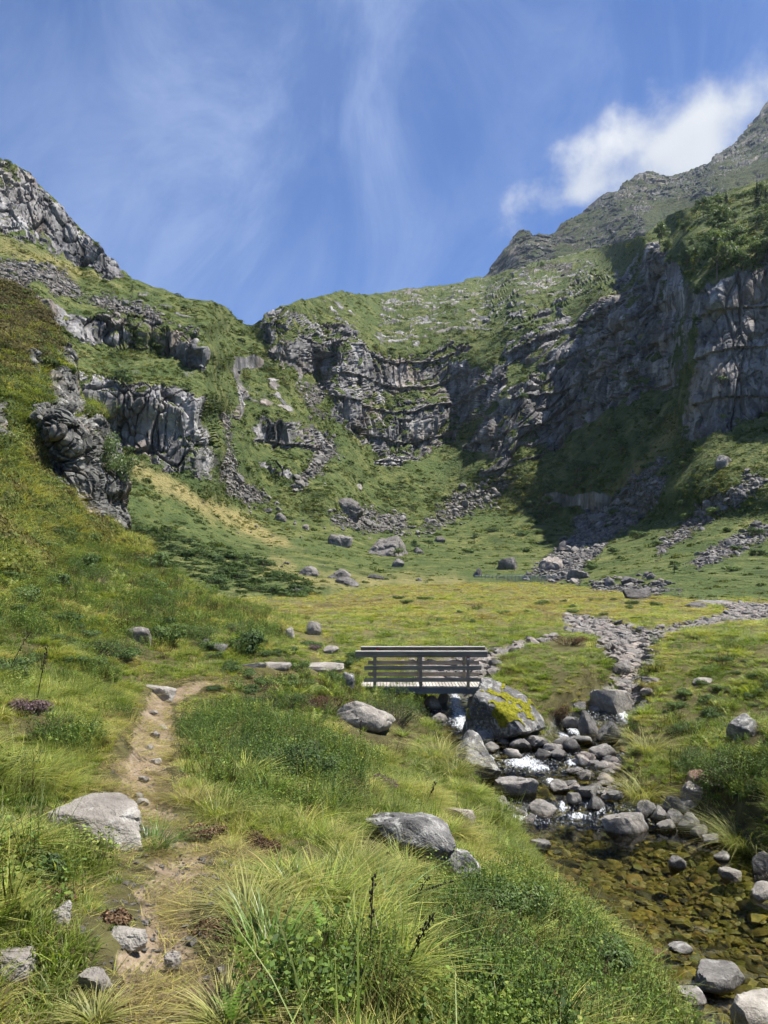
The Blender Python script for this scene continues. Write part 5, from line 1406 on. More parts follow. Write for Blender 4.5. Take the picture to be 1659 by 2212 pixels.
# near the path
B('large flat pale slab lying on the left edge of the path', 212, 1822, 225, 62, mat=M_PALE, dr=.75, flat=.52, sharp=22, planes=9, rz=.05, name='rock_slab', cat='slab', tilt=(.14, .08), sub=5)
B('small flat pale stone set across the path foot, lower left', 268, 2042, 118, 24, mat=M_PALE, dr=.5, flat=.5, name='stone', cat='stone', rz=-.1)
B('knobbly whitish stone in dry grass left of the path', 130, 2000, 46, 44, mat=M_PALE, name='stone', cat='stone', rough=.12)
B('grey rock cut by the lower left edge of the photo', 18, 2112, 110, 40, mat=M_STONE, dr=.9, flat=.5, name='boulder')
B('small pale block on the right edge of the path', 372, 2108, 38, 44, mat=M_PALE, name='stone', cat='stone', planes=8, sharp=24)
B('pale stone half buried left of the path near the frame bottom', 205, 2138, 76, 24, mat=M_PALE, name='stone', cat='stone', flat=.5)
B('flat stone lying level across the bend of the path', 345, 1506, 80, 24, mat=M_PALE, dr=.6, flat=.5, name='rock_slab', cat='slab')
ORD = ['first','second','third','fourth','fifth','sixth','seventh','eighth','ninth','tenth','eleventh','twelfth']
for i, (u, v, w, h) in enumerate(sorted([(306,1742,30,16),(338,1652,24,12),(310,1690,26,12),(335,1595,26,14),(322,1620,18,10),(352,1578,22,10),(300,1727,20,12),(330,1545,22,10)], key=lambda q: -q[1])):
    B('loose pale stone on the path, %s counting from the slab uphill' % ORD[i], u, v, w, h, mat=M_PALE, name='path_stone', cat='stone', sub=3, group='loose stones on the path')
B('long dark lichen-crusted boulder in the grass left of the pool', 885, 1838, 225, 58, mat=M_LICH, dr=.55, rz=-.5, tilt=(0, .3), sub=5, planes=12, sharp=22, sink=.45, rough=.07)
B('lower end of the dark lichened outcrop above the pool bank', 988, 1898, 105, 56, mat=M_LICH, dr=.6, rz=-.6, tilt=(0, .4), sharp=22, sink=.45)
B('low pale rock in the grass above the stream bend', 985, 1780, 86, 32, mat=M_STONE, dr=.6, flat=.6)
B('smooth pale dome-shaped boulder below the left bridge end', 786, 1578, 135, 56, mat=M_PALE, dr=.8, planes=24, sharp=9, sub=5, sink=.22)
B('big grey boulder with white lichen jutting from the left bank', 1030, 1690, 118, 92, mat=M_LICH, dr=.9, tilt=(.1, .42), rz=.2, surf=W, sub=5, planes=10, sink=.25)
# the mossy boulder under the bridge
moss_b = B('large boulder with yellow-green moss under the right bridge end', 1092, 1606, 185, 125, mat=M_LICH, dr=.95, tilt=(0, .12), rz=.0, surf=W, sub=5, planes=12, sharp=18, sink=.14, seed=417, push=.22)
def add_moss(o):
    me = o.data; n = len(me.vertices); co = np.empty(n * 3, np.float32); me.vertices.foreach_get('co', co); co = co.reshape(-1, 3).astype(float)
    no = np.empty(n * 3, np.float32); me.vertices.foreach_get('normal', no); no = no.reshape(-1, 3).astype(float)
    H = co[:, 2].max(); wx = co[:, 0].max()
    nz = fbm(co, 0.5, 3, 0.6, 4.0)
    fld = 1.7 * fbm(co, 0.42, 4, 0.6, 4.0) + 0.45 * np.exp(-((co[:, 0] - .12 * wx) / (.55 * wx)) ** 2) - 0.42 * np.abs(co[:, 2] / H - .55) * 2 + 0.2 * no[:, 2] + 0.2 * (no[:, 1] < 0.2)
    msk = fld > np.percentile(fld[(no[:, 1] < .3) & (co[:, 2] > .1 * H)], 72)
    f = [list(q.vertices) for q in me.polygons if all(msk[i] for i in q.vertices)]
    used = sorted({i for q in f for i in q}); mp = {i: k for k, i in enumerate(used)}
    if not used: return
    pv = co[used]; pn = no[used]
    pv = pv + pn * (0.012 + 0.05 * np.clip(fld[used] - fld[msk].min(), 0, .4) + 0.03 * np.clip(fbm(pv, 0.09, 3), -.3, 1))[:, None]
    m, t, out = new_mat('moss')
    n1 = t.noise(t.new('ShaderNodeTexCoord').outputs['Object'], 14, 5, .7)
    finish(t, out, t.ramp(n1, [(.3, (.035, .04, .006)), (.5, (.15, .15, .016)), (.7, (.30, .27, .03))]), .95, t.new('ShaderNodeBump', {'Strength': 1.0, 'Distance': .04, 'Height': n1}), .05)
    put('moss', mesh_from('moss', pv, np.array([[mp[i] for i in q] for q in f]), m), o, label='cushions of yellow-green moss')
add_moss(moss_b)
# in the stream
for lab, u, v, w, h, kw in [
 ('tilted pale wedge slab standing in the stream below the bridge', 1118, 1715, 98, 36, dict(dr=.5, flat=.55, tilt=(.25, -.2), planes=8, sharp=24)),
 ('rounded dark boulder with a pale top above the pool', 1170, 1762, 78, 34, dict(planes=22, sharp=10)),
 ('dark pointed rock splitting the small cascade', 1288, 1752, 58, 38, dict(planes=8)),
 ('reddish low rock beside the dark pointed rock', 1272, 1722, 54, 22, dict(flat=.6)),
 ('dark wet stone left of the pointed cascade rock', 1240, 1742, 38, 32, {}),
 ('flat-topped dark block at the upper right rim of the pool', 1352, 1800, 100, 34, dict(flat=.42, planes=8, dr=.6, tilt=(0, -.12))),
 ('grey wedge rock in mid-stream behind the rounded boulder', 1208, 1712, 52, 30, dict(planes=9)),
 ('angular pale block standing alone in the clear pool', 1463, 1880, 44, 34, dict(planes=7, sharp=26)),
 ('white flat stone on the right rim of the pool', 1576, 1895, 58, 18, dict(flat=.5, mat=M_PALE)),
 ('small grey stone at the pool edge under the right bank', 1560, 1860, 42, 20, {}),
 ('pale stone at the right photo edge beside the pool', 1650, 1940, 70, 34, dict(mat=M_PALE)),
 ('dark boulder at the right photo edge above the pool', 1652, 1890, 64, 52, {}),
 ('long pale stone half out of the water, bottom right', 1556, 2140, 118, 34, dict(flat=.5)),
 ('pale wet stone left of the long stone, bottom right', 1492, 2168, 74, 24, dict(flat=.5)),
 ('whitish boulder in the bottom right corner', 1655, 2228, 150, 52, dict(mat=M_PALE, flat=.5)),
 ('low stone at the tail of the pool beside the shrubs', 1470, 2060, 60, 18, {}),
 ('grey stone by the pool margin next to the left bank', 1165, 1838, 58, 22, dict(flat=.6)),
 ('small pale stone on the left margin below the riffle', 1078, 1752, 40, 26, dict(mat=M_PALE)),
 ('pale flat slab beside the upper right cascade', 1325, 1540, 100, 50, dict(flat=.55, dr=.7, mat=M_PALE)),
 ('upright ribbed rock left of the upper right cascade', 1272, 1598, 52, 74, dict(planes=9, sharp=22)),
 ('dark ribbed rock beneath the upright cascade rock', 1310, 1602, 66, 50, dict(planes=9)),
 ('small rock patched with orange moss near the mossy boulder', 1238, 1575, 58, 32, {}),
 ('round grey boulder at the mouth of the right cascade', 1302, 1640, 70, 34, dict(planes=20, sharp=10)),
 ('grey stone against the foot of the mossy boulder, left', 1045, 1612, 56, 36, {}),
 ('small dark boulder in shade left of the waterfall', 935, 1535, 46, 36, {}),
 ('pale tilted stone at the left of the waterfall', 955, 1520, 34, 34, dict(mat=M_PALE)),
 ('dark stone right of the waterfall under the bridge', 1022, 1535, 30, 34, {}),
 ('brownish stone below the waterfall on the left', 948, 1562, 44, 24, {}),
 ]:
    kw = dict(kw); sm_ = 1.0 if w > 90 else .86; B(lab, u, v, w * sm_, h * sm_ * .92, surf=W, mat=kw.pop('mat', M_WET), name='stream_rock', cat='rock', sink=.36, **kw)
for i, (u, v, w, h) in enumerate(sorted([(1125,1622,48,22),(1160,1618,54,24),(1195,1628,46,20),(1215,1612,40,18),(1175,1640,40,20),(1235,1625,42,26),(1108,1640,40,20),(1142,1598,40,20),(1205,1640,34,18),(1255,1608,46,16),(1062,1628,34,22),(1088,1612,30,18)])):
    B('dark stone in the heap below the mossy boulder, %s from left' % ORD[i], u, v, w, h, surf=W, mat=M_WET, name='stream_stone', cat='stone', sub=3, sink=.25, group='stones below the mossy boulder')
rr_ = random.Random(5)
def zone(u, v, u0, u1, v0, v1):
    a = (u - u0) / (u1 - u0); b = (v - v0) / (v1 - v0)
    return ('upper' if b < .5 else 'lower') + ' ' + ('left' if a < .34 else 'middle' if a < .67 else 'right')
for i in range(58):
    t_ = rr_.random(); v = 1636 + 92 * t_; u = rr_.uniform(1245 - 30 * t_, 1335) if t_ < .8 else rr_.uniform(1280, 1335)
    w = rr_.uniform(14, 38)
    B('pale stone in the gravel bar right of the stream, %s part' % zone(u, v, 1215, 1335, 1636, 1728), u, v, w, w * rr_.uniform(.35, .6), surf=W, mat=M_STONE, name='bar_stone', cat='stone', sub=3, sink=.15, group='stones of the gravel bar', back=-.05)
for i, (u, v, w, h) in enumerate(sorted([(1392,1770,44,34),(1425,1778,40,30),(1448,1762,44,40),(1462,1790,46,34),(1488,1800,48,38),(1510,1812,40,26),(1440,1796,40,22),(1482,1762,40,30),(1536,1826,40,20)])):
    B('grey stone in the row along the pool bank, %s from left' % ORD[i], u, v, w, h, surf=W, mat=M_WET, name='bank_stone', cat='stone', sub=3, group='stones along the right pool bank')
for i in range(26):
    u = rr_.uniform(1005, 1150); v = 1702 + (u - 1005) * .55 + rr_.uniform(-12, 8); w = rr_.uniform(10, 26)
    B('small pale stone on the left stream margin, %s part' % zone(u, v, 1005, 1150, 1700, 1790), u, v, w, w * .55, surf=W, mat=M_STONE, name='margin_stone', cat='stone', sub=2, group='stones along the left margin')
# banks and meadow
for lab, u, v, w, h, kw in [
 ('speckled grey rock on the right bank at the photo edge', 1612, 1596, 82, 48, dict(mat=M_LICH)),
 ('grey boulder sitting in grass above the right pool bank', 1500, 1742, 56, 46, dict(mat=M_STONE)),
 ('reddish banded stone showing in the right bank shrubs', 1504, 1706, 42, 38, dict(mat=M_RED, planes=8, sharp=24)),
 ('rectangular grey block standing on the left hillside', 300, 1386, 58, 30, dict(mat=M_STONE, planes=6, sharp=30, dr=.4)),
 ('tall pale rock left of the bridge approach', 678, 1372, 32, 28, dict(mat=M_PALE)),
 ('pointed pale rock further left of the bridge approach', 626, 1380, 20, 24, dict(mat=M_PALE)),
 ('low pale outcrop right of the tall pale rock', 715, 1412, 36, 16, dict(mat=M_PALE)),
 ('long flat slab in the grass leading to the bridge', 690, 1452, 110, 16, dict(mat=M_PALE, flat=.5, dr=.5)),
 ('thin plank-like slab left of the bridge approach', 548, 1442, 54, 10, dict(mat=M_PALE, flat=.5, dr=.3)),
 ('pale slab beside the path up to the bridge', 600, 1446, 60, 12, dict(mat=M_PALE, flat=.5)),
 ('grey stone on the slope above the path bend', 470, 1412, 44, 20, dict(mat=M_STONE)),
 ('white stone in grass below the hillside shrubs', 440, 1400, 30, 18, dict(mat=M_PALE)),
 ('dark stone under the left bridge abutment', 752, 1490, 30, 36, dict(mat=M_LICH)),
 ('low rock in the meadow grass right of the dry arm', 1520, 1478, 46, 12, dict(mat=M_PALE, flat=.5)),
 ('flat stone in the green bank above the ribbed rock', 1245, 1535, 44, 16, dict(mat=M_STONE, flat=.5)),
 ('dark flat rock beside the dry arm on the right bank', 1405, 1478, 50, 14, dict(mat=M_STONE, flat=.5)),
 ('isolated angular boulder on the far meadow', 1376, 1294, 60, 21, dict(mat=M_BIGR)),
 ('flat pale slab at the foot of the right talus', 1550, 1278, 48, 11, dict(mat=M_PALE, flat=.5)),
 ('grey boulder right of the flat slab on far meadow', 1592, 1287, 50, 18, dict(mat=M_BIGR)),
 ('dark boulder at the right photo edge on far meadow', 1642, 1283, 44, 22, dict(mat=M_BIGR)),
 ('dark flat rock on the rim of the upper gravel bed', 1502, 1312, 54, 10, dict(mat=M_BIGR, flat=.5)),
 ('square dark stone behind the far meadow boulders', 1605, 1272, 20, 9, dict(mat=M_BIGR)),
 ]:
    kw = dict(kw); nm = 'boulder' if h >= 16 else 'rock_slab'
    B(lab, u, v, w, h, name=nm, cat='boulder' if h >= 16 else 'slab', **kw)
# dry arm stones
for i in range(70):
    q = rr_.random()
    if q < .5: u, v = 1380 + rr_.uniform(-28, 20), rr_.uniform(1400, 1500)
    elif q < .8: u, v = rr_.uniform(1240, 1390), 0; v = 1342 + (u - 1240) * .32 + rr_.uniform(-6, 14)
    else: u, v = rr_.uniform(1050, 1150), 0; v = 1440 - (u - 1050) * .4 + rr_.uniform(-6, 10)
    w = rr_.uniform(14, 36) * (1.0 if v > 1400 else .75)
    B('grey stone in the rubble of the %s, %s part' % (('dry arm right of the knoll', zone(u, v, 1350, 1402, 1400, 1500)) if q < .5 else ('far dry arm across the meadow', zone(u, v, 1240, 1390, 1342, 1395)) if q < .8 else ('dry arm behind the bridge', zone(u, v, 1050, 1150, 1395, 1445))), u, v, w, w * rr_.uniform(.35, .6), surf=W, mat=M_STONE, name='arm_stone', cat='stone', sub=3, sink=.1, group='stones of the dry stream arms')
# valley boulders
for lab, u, v, w, h, kw in [
 ('huge dark outcrop boulder with grassy top in mid valley', 748, 1118, 82, 46, dict(dr=.8, sub=5, planes=10)),
 ('dark angular boulder below the huge mid-valley outcrop', 736, 1180, 62, 30, {}),
 ('large pale cleft boulder left of the dark valley bushes', 838, 1202, 100, 50, dict(sub=5, mat=M_STONE)),
 ('pale sloping boulder at the head of the meadow, left', 668, 1243, 48, 24, dict(mat=M_STONE)),
 ('dark boulder behind the twin at the head of meadow', 732, 1250, 58, 24, {}),
 ('dark low boulder in front of its twin at meadow head', 748, 1264, 66, 20, {}),
 ('dark wedge rock in the shaded turf left of the twins', 640, 1280, 32, 15, {}),
 ('rounded pale rock below the cleft boulder', 860, 1226, 32, 20, dict(mat=M_STONE)),
 ('pale cube-like rock alone above the mid-valley outcrop', 778, 1052, 18, 12, dict(mat=M_PALE)),
 ('long leaning pale rock on the left valley slope', 605, 1122, 30, 22, dict(mat=M_STONE, tilt=(0, .5))),
 ('flat pale rock above the leaning one, left slope', 575, 1102, 36, 8, dict(mat=M_STONE, flat=.5)),
 ('small pointed rock under the leaning pale one', 660, 1140, 18, 12, dict(mat=M_STONE)),
 ('boulder beside the dark bush in the valley centre', 905, 1195, 26, 16, {}),
 ('brown rock on the slope right of the valley bushes', 950, 1172, 28, 14, {}),
 ('tall dark boulder left of the sheep pen', 1032, 1246, 24, 20, {}),
 ('mossy heap boulder above the sheep pen', 1095, 1230, 52, 30, {}),
 ('large pale block at the foot of the talus by the pen', 1190, 1234, 58, 34, dict(mat=M_STONE)),
 ('grey block leaning below the talus tongue', 1250, 1250, 60, 24, {}),
 ('long slab rock in the upper talus tongue', 1300, 1130, 70, 26, dict(mat=M_STONE, flat=.5)),
 ('upright grey slab at the meadow edge below talus', 1318, 1264, 30, 22, {}),
 ('dark block under the right talus at meadow edge', 1362, 1262, 54, 18, {}),
 ('pale rock on the dark right slope', 1540, 1206, 26, 14, dict(mat=M_PALE)),
 ('dark overhung rock high on the right slope', 1565, 1010, 44, 30, {}),
 ('low dark boulder in the central meadow margin', 812, 1252, 42, 11, {}),
 ('small dark stone right of the central meadow margin', 905, 1254, 18, 7, {}),
 ]:
    kw = dict(kw); w *= .88; h *= .88; B(lab, u, v, w, h, surf=on_valley, mat=kw.pop('mat', M_BIGR), name='boulder', cat='boulder', rough=.1, sink=.42, **kw)
talus_mesh = [rock_mesh('talus', 700 + i, (1, rr_.uniform(.6, .95), rr_.uniform(.45, .75)), M_BIGR if i % 3 else M_STONE, 2, 9, 20) for i in range(8)]
def talus(n, poly, smin, smax, label, group):
    poly = np.asarray(poly, float); c = 0; tries = 0
    while c < n and tries < 4000:
        tries += 1
        u = rr_.uniform(poly[:, 0].min(), poly[:, 0].max()); v = rr_.uniform(poly[:, 1].min(), poly[:, 1].max())
        if sdf_poly(np.array([u]), np.array([v]), poly)[0] > 0: continue
        b = on_valley(u, v); o = put('talus_stone', talus_mesh[rr_.randrange(8)], label=label + ', ' + zone(u, v, poly[:, 0].min(), poly[:, 0].max(), poly[:, 1].min(), poly[:, 1].max()), cat='stone', group=group)
        s = (smin + (smax - smin) * rr_.random() ** 2) / px_m(b)
        o.location = b - Vector((0, 0, s * .12)); o.scale = (s, s, s); o.rotation_euler = (rr_.uniform(-.3, .3), rr_.uniform(-.3, .3), rr_.uniform(0, 6.28)); c += 1
talus(60, [(1150,1250),(1200,1190),(1260,1130),(1330,1090),(1340,1120),(1270,1180),(1240,1262),(1170,1262)], 9, 26, 'grey block in the long talus tongue above the pen', 'blocks of the talus tongue')
talus(40, [(1260,1250),(1420,1240),(1480,1275),(1420,1290),(1290,1285)], 9, 24, 'dark stone in the rubble where talus meets meadow', 'rubble at the meadow edge')
talus(40, [(760,1115),(880,1100),(900,1140),(850,1155),(740,1140)], 6, 18, 'pale angular stone strewn right of the huge outcrop', 'stones beside the outcrop')
talus(26, [(560,1080),(700,1110),(730,1240),(620,1240),(500,1150)], 5, 13, 'small pale stone dotted over the left valley slope', 'stones on the left slope')
talus(26, [(900,1140),(1000,1060),(1100,1030),(1120,1080),(1000,1150)], 5, 15, 'grey stone strewn over the central right slope', 'stones on the central right slope')
talus(22, [(1430,1170),(1640,1030),(1655,1050),(1450,1195)], 6, 14, 'dark stone in the narrow scree stripe on the right', 'stones of the narrow stripe')

# ------------------------------------------------------------------ trees
def broadleaf(seed, nleaf=1500, leaf=0.032, spread=0.34):
    r = np.random.default_rng(seed); parts = []; cl = []
    top = np.array([r.normal(0, .04), r.normal(0, .04), .78])
    parts.append(tube([(0, 0, -.06), (r.normal(0, .01), r.normal(0, .01), .2), top * .6, top], [.026, .02, .013, .004], 6))
    for i in range(13):
        z = r.uniform(.22, .7); az = r.random() * 6.28; L = spread * r.uniform(.5, 1.0) * (1.15 - .6 * abs(z - .45))
        a = top * (z / .78) * np.array([1, 1, 1.0]); b = a + np.array([math.cos(az) * L, math.sin(az) * L, r.uniform(.05, .2)])
        parts.append(tube([a, (a + b) / 2 + [0, 0, .02], b], [.010, .007, .003], 4)); cl.append((b, r.uniform(.09, .17))); cl.append(((a + b) / 2 + [0, 0, .05], r.uniform(.07, .12)))
    cl.append((top + [0, 0, .08], .13)); cl.append((top, .14))
    ps = []; ns = []
    w = np.array([c[1] ** 2 for c in cl]); w /= w.sum()
    for k in r.choice(len(cl), nleaf, p=w):
        c, rad = cl[k]; d = r.normal(size=3); d /= np.linalg.norm(d); ps.append(c + d * rad * r.uniform(.5, 1.05) * np.array([1, 1, .75])); ns.append(d + [0, 0, .5])
    return join(parts), leaves(np.array(ps), np.array(ns), leaf, seed)

def conifer(seed, n=1700):
    r = np.random.default_rng(seed); ps = []; ns = []
    for i in range(n):
        z = 1 - r.random() ** .6 * .92; rad = (1 - z) * .24 * (0.75 + .4 * math.sin(z * 60)) * r.uniform(.35, 1.05); az = r.random() * 6.28
        ps.append((rad * math.cos(az), rad * math.sin(az), z - rad * .35)); ns.append((math.cos(az), math.sin(az), .3))
    return tube([(0, 0, -.05), (0, 0, .5), (0, 0, 1.0)], [.02, .013, .002], 5), leaves(np.array(ps), np.array(ns), .026, seed, .35)

TREES = []
for s in (61, 62, 63, 64):
    tr, cr = broadleaf(s); TREES.append((leafmesh('trunk', tr, M_BARK), leafmesh('crown', cr, M_TREE)))
for s in (65, 66):
    tr, cr = conifer(s); TREES.append((leafmesh('trunk', tr, M_BARK), leafmesh('crown', cr, M_PINE)))
tr, cr = broadleaf(67, 3800, .017, .42); ROWAN = (leafmesh('trunk', tr, M_BARK), leafmesh('crown', cr, M_TREE))

def tree(name, label, cat, u, v, hpx, proto, surf=on_valley, group=None, wide=1.0):
    b = surf(u, v); s = hpx / px_m(b)
    o = empty(name, b, label, cat, group); o.scale = (s * wide, s * wide, s); o.rotation_euler.z = rr_.uniform(0, 6.28)
    put('trunk', proto[0], o); put('crown', proto[1], o)
    return o
tree('rowan_tree', 'slender leafy rowan growing from the dark pillar of the left spur', 'tree', 226, 1085, 165, ROWAN, on_spur, wide=.75)
thick = [(1405,548),(1440,490),(1500,462),(1580,440),(1659,425),(1700,470),(1690,555),(1600,590),(1540,606),(1470,606),(1425,590)]
tp = np.asarray(thick, float); c = 0
while c < 62:
    u = rr_.uniform(1400, 1700); v = rr_.uniform(425, 606)
    if sdf_poly(np.array([u]), np.array([v]), tp)[0] > 0: continue
    tree('broadleaf_tree', 'grey-green broadleaf tree in the right crag-top thicket, %s part' % zone(u, v, 1400, 1700, 425, 606), 'tree', u, v, rr_.uniform(26, 54), TREES[rr_.randrange(4)], group='thicket on the right crag', wide=rr_.uniform(.8, 1.2)); c += 1
tree('broadleaf_tree', 'tallest pale tree standing in front of the crag-top thicket', 'tree', 1548, 606, 118, TREES[0], wide=.8)
tree('spruce_tree', 'dark spruce on the skyline above the thicket, left one', 'tree', 1568, 452, 44, TREES[4], wide=.9)
tree('spruce_tree', 'dark tall spruce near the right photo edge on skyline', 'tree', 1637, 452, 62, TREES[5], wide=.9)
tree('spruce_tree', 'dark spruce beside the tall one at the right edge', 'tree', 1654, 448, 46, TREES[4], wide=.9)
for u, v, h, lab in [(1342,988,44,'round-crowned tree on the sunlit right talus slope'),(1318,952,34,'shaded bushy tree uphill left of the round-crowned tree'),(1248,1034,46,'dark bushy tree low on the talus in mid slope'),(1412,910,34,'small tree in the shade under the right cliff'),
                     (1425,925,28,'lower bush beside the small tree under the right cliff'),(1170,588,16,'tiny bush at the foot of the far bump'),(1280,700,24,'bush on the upper rim of the dark slab wall'),(1265,735,22,'bush on a ledge of the dark slab wall'),(1130,870,20,'bush on the lower rim of the slab wall'),
                     (1215,800,22,'bush in the middle of the dark slab wall'),(1180,1075,28,'silvery bush on the talus left of mid slope'),(1560,830,24,'bush clinging to the right buttress foot'),(1480,990,26,'dark bush under the right buttress'),(1025,1168,22,'small bush on the central slope by the fern bank')]:
    tree('broadleaf_tree', lab, 'tree', u, v, h, TREES[rr_.randrange(4)], wide=1.25)
for u, v, h, lab in [(897,1190,26,'dark dense bush right of the cleft boulder'),(862,1204,22,'dark bush in front of the cleft boulder'),(925,1184,20,'bush behind the dark dense one in mid valley'),(264,842,44,'dark bush on top of the left cliff'),(250,905,40,'bush hanging on the left cliff face'),(1456,1236,22,'leafy bush at the foot of the right slope')]:
    tree('valley_bush', lab, 'bush', u, v, h, TREES[rr_.randrange(4)], wide=1.35)

# ------------------------------------------------------------------ shrubs, tussocks and other single plants near by
def shrub_mesh(seed, dims, nleaf, leaf, lobes=9):
    r = np.random.default_rng(seed); parts = []; ps = []; ns = []
    L = []
    for i in range(lobes):
        az = r.random() * 6.28; q = math.sqrt(r.random()) * .42
        L.append((np.array([q * math.cos(az), q * math.sin(az), r.uniform(.25, .6)]), r.uniform(.16, .30)))
    for i in range(34):
        c, rad = L[i % lobes]; b = np.array([c[0] * .35 + r.normal(0, .05), c[1] * .35 + r.normal(0, .05), 0]); d = r.normal(size=3); d[2] = abs(d[2]); d /= np.linalg.norm(d)
        e = (c + d * rad * .9)
        parts.append(tube([b * dims, (b * .4 + e * .6 + r.normal(0, .03, 3)) * dims, e * dims], [.010, .006, .002], 4))
    for i in range(nleaf):
        c, rad = L[r.integers(lobes)]; d = r.normal(size=3); d /= np.linalg.norm(d)
        p = c + d * rad * r.uniform(.55, 1.1)
        if p[2] < 0.02: p[2] = abs(p[2])
        ps.append(p * dims); ns.append(d + [0, 0, .6])
    return join(parts), leaves(np.array(ps), np.array(ns), leaf, seed, .5)

def shrub(label, u, v, w, h, surf=on_ground, mat=None, leaf=None, n=3200, name='bilberry_shrub', cat='shrub', group=None, depth=.8, stem=True):
    b = surf(u, v)
    if b is None: b = on_valley(u, v)
    k = px_m(b); _seed[0] += 1
    dims = np.array([w / k, w / k * depth, h / k]); lf = leaf or max(.016, 1.1 / k)
    st, lv = shrub_mesh(_seed[0], dims, n, lf)
    o = empty(name, b + Vector((b.x, b.y, 0)).normalized() * float(dims[1] * .3) - Vector((0, 0, .03)), label, cat, group)
    put('stems', leafmesh('stems', st, M_BARK), o); put('foliage', leafmesh('foliage', lv, mat or M_SHRUB), o)
    return o
S = shrub
S('broad dark glossy shrub right of the path in mid ground', 640, 1690, 200, 105, n=5200)
S('lower lobe of shrub patch nearer the path', 500, 1640, 110, 60, n=2600)
S('leafy bush hanging under the left bridge end', 850, 1572, 130, 98, n=4600)
S('brownish heath bush left of the bridge bush', 700, 1540, 130, 66, mat=M_DEAD, n=2600, name='heath_bush')
S('green bush on the bank left of the bridge', 610, 1540, 110, 60, n=2600)
S('large bilberry thicket on the right bank at the photo edge', 1590, 1712, 190, 110, n=5200)
S('second bilberry lobe left of the right bank thicket', 1500, 1668, 90, 60, n=2400)
S('dark heather cushion by the dry arm behind the bridge', 1230, 1396, 78, 32, mat=M_DEAD, n=2200, name='heather_cushion')
S('tangled bilberry bush with grey twigs above the pool bank', 1090, 2010, 190, 120, n=5200)
S('bilberry bush at the lower right bank above the pool tail', 1280, 2120, 200, 110, n=5200)
S('bilberry bush near the bottom edge right of the dark stalks', 1020, 2190, 190, 120, n=5200)
S('small bilberry bush beside the bright strap-leaved clump', 690, 2150, 150, 90, n=3600)
S('dark bush on the near hillside crest at the left', 300, 1262, 110, 46, n=2600)
S('rounded bush in the middle of the left hillside', 190, 1262, 120, 62, n=3000)
S('dark rhododendron mound above the path bend', 430, 1392, 130, 62, n=3200)
S('bush on the hillside right of the dark mound', 520, 1376, 100, 44, n=2400)
S('bush below the spur rock on the left slope', 120, 1180, 110, 60, n=2800)
S('grey-green bush left of the rectangular block', 200, 1420, 120, 60, n=2800)
S('bush at the left photo edge above the stalks', 20, 1470, 130, 70, n=3000)
S('low bush at the left photo edge near the slab', 50, 1900, 130, 76, n=3400)
S('green bush on the right meadow bank above the pool', 1490, 1592, 90, 36, n=2200)
S('brown-green tuft bush overhanging the water by the mossy boulder', 1195, 1568, 70, 60, mat=M_DEAD, n=2200, name='heath_bush')
S('dark low bush on the meadow right of the dry arm', 1392, 1462, 70, 30, n=1800)
SHARED = []
for q in range(5):
    st, lv = shrub_mesh(800 + q, np.array([1., .85, .5]), 1900, .030, 7)
    SHARED.append((leafmesh('stems', st, M_BARK), leafmesh('foliage', lv, M_SHRUB)))
def low_shrubs(n, poly, smin, smax, label, group, surf):
    poly = np.asarray(poly, float); c = 0; tries = 0
    while c < n and tries < 3000:
        tries += 1
        u = rr_.uniform(poly[:, 0].min(), poly[:, 0].max()); v = rr_.uniform(poly[:, 1].min(), poly[:, 1].max())
        if sdf_poly(np.array([u]), np.array([v]), poly)[0] > 0: continue
        b = surf(u, v)
        if b is None: continue
        s_ = rr_.uniform(smin, smax) / px_m(b); pr = SHARED[rr_.randrange(5)]
        o = empty('low_shrub', b - Vector((0, 0, .04 * s_)), label + ', ' + zone(u, v, poly[:, 0].min(), poly[:, 0].max(), poly[:, 1].min(), poly[:, 1].max()), 'shrub', group); o.scale = (s_, s_, s_ * rr_.uniform(.7, 1.2)); o.rotation_euler.z = rr_.uniform(0, 6.28)
        put('stems', pr[0], o); put('foliage', pr[1], o); c += 1
low_shrubs(42, [(-30,1150),(150,1130),(280,1200),(560,1335),(640,1390),(520,1430),(380,1400),(180,1440),(-30,1460)], 44, 110, 'low dark green shrub scattered over the near left hillside', 'shrubs on the left hillside', on_ground)
low_shrubs(22, [(1400,1440),(1659,1420),(1659,1560),(1500,1560),(1420,1520)], 24, 56, 'low green tuft shrub in the meadow right of the stream', 'shrubs on the right meadow', on_ground)
low_shrubs(22, [(520,1380),(760,1400),(780,1460),(700,1520),(420,1540),(420,1440)], 26, 70, 'low shrub on the rough ground leading to the bridge', 'shrubs before the bridge', on_ground)
low_shrubs(26, [(840,1290),(1500,1290),(1400,1340),(1200,1330),(860,1380)], 14, 34, 'small rush tuft on the far flat meadow', 'rush tufts on the meadow', on_ground)
low_shrubs(34, [(270,1130),(420,1165),(560,1215),(690,1270),(640,1295),(520,1285),(400,1235),(270,1180)], 24, 60, 'dark shrub in the belt standing in for shade across the lower left slope', 'shrubs of the slope shade belt', on_valley)  # extra shrubs that stand in for the shadow lying on this slope
low_shrubs(40, [(1000,1200),(1150,1080),(1350,960),(1640,1050),(1659,1230),(1450,1260),(1250,1230)], 18, 46, 'dark shrub dotted over the right talus slope', 'shrubs on the right slope', on_valley)
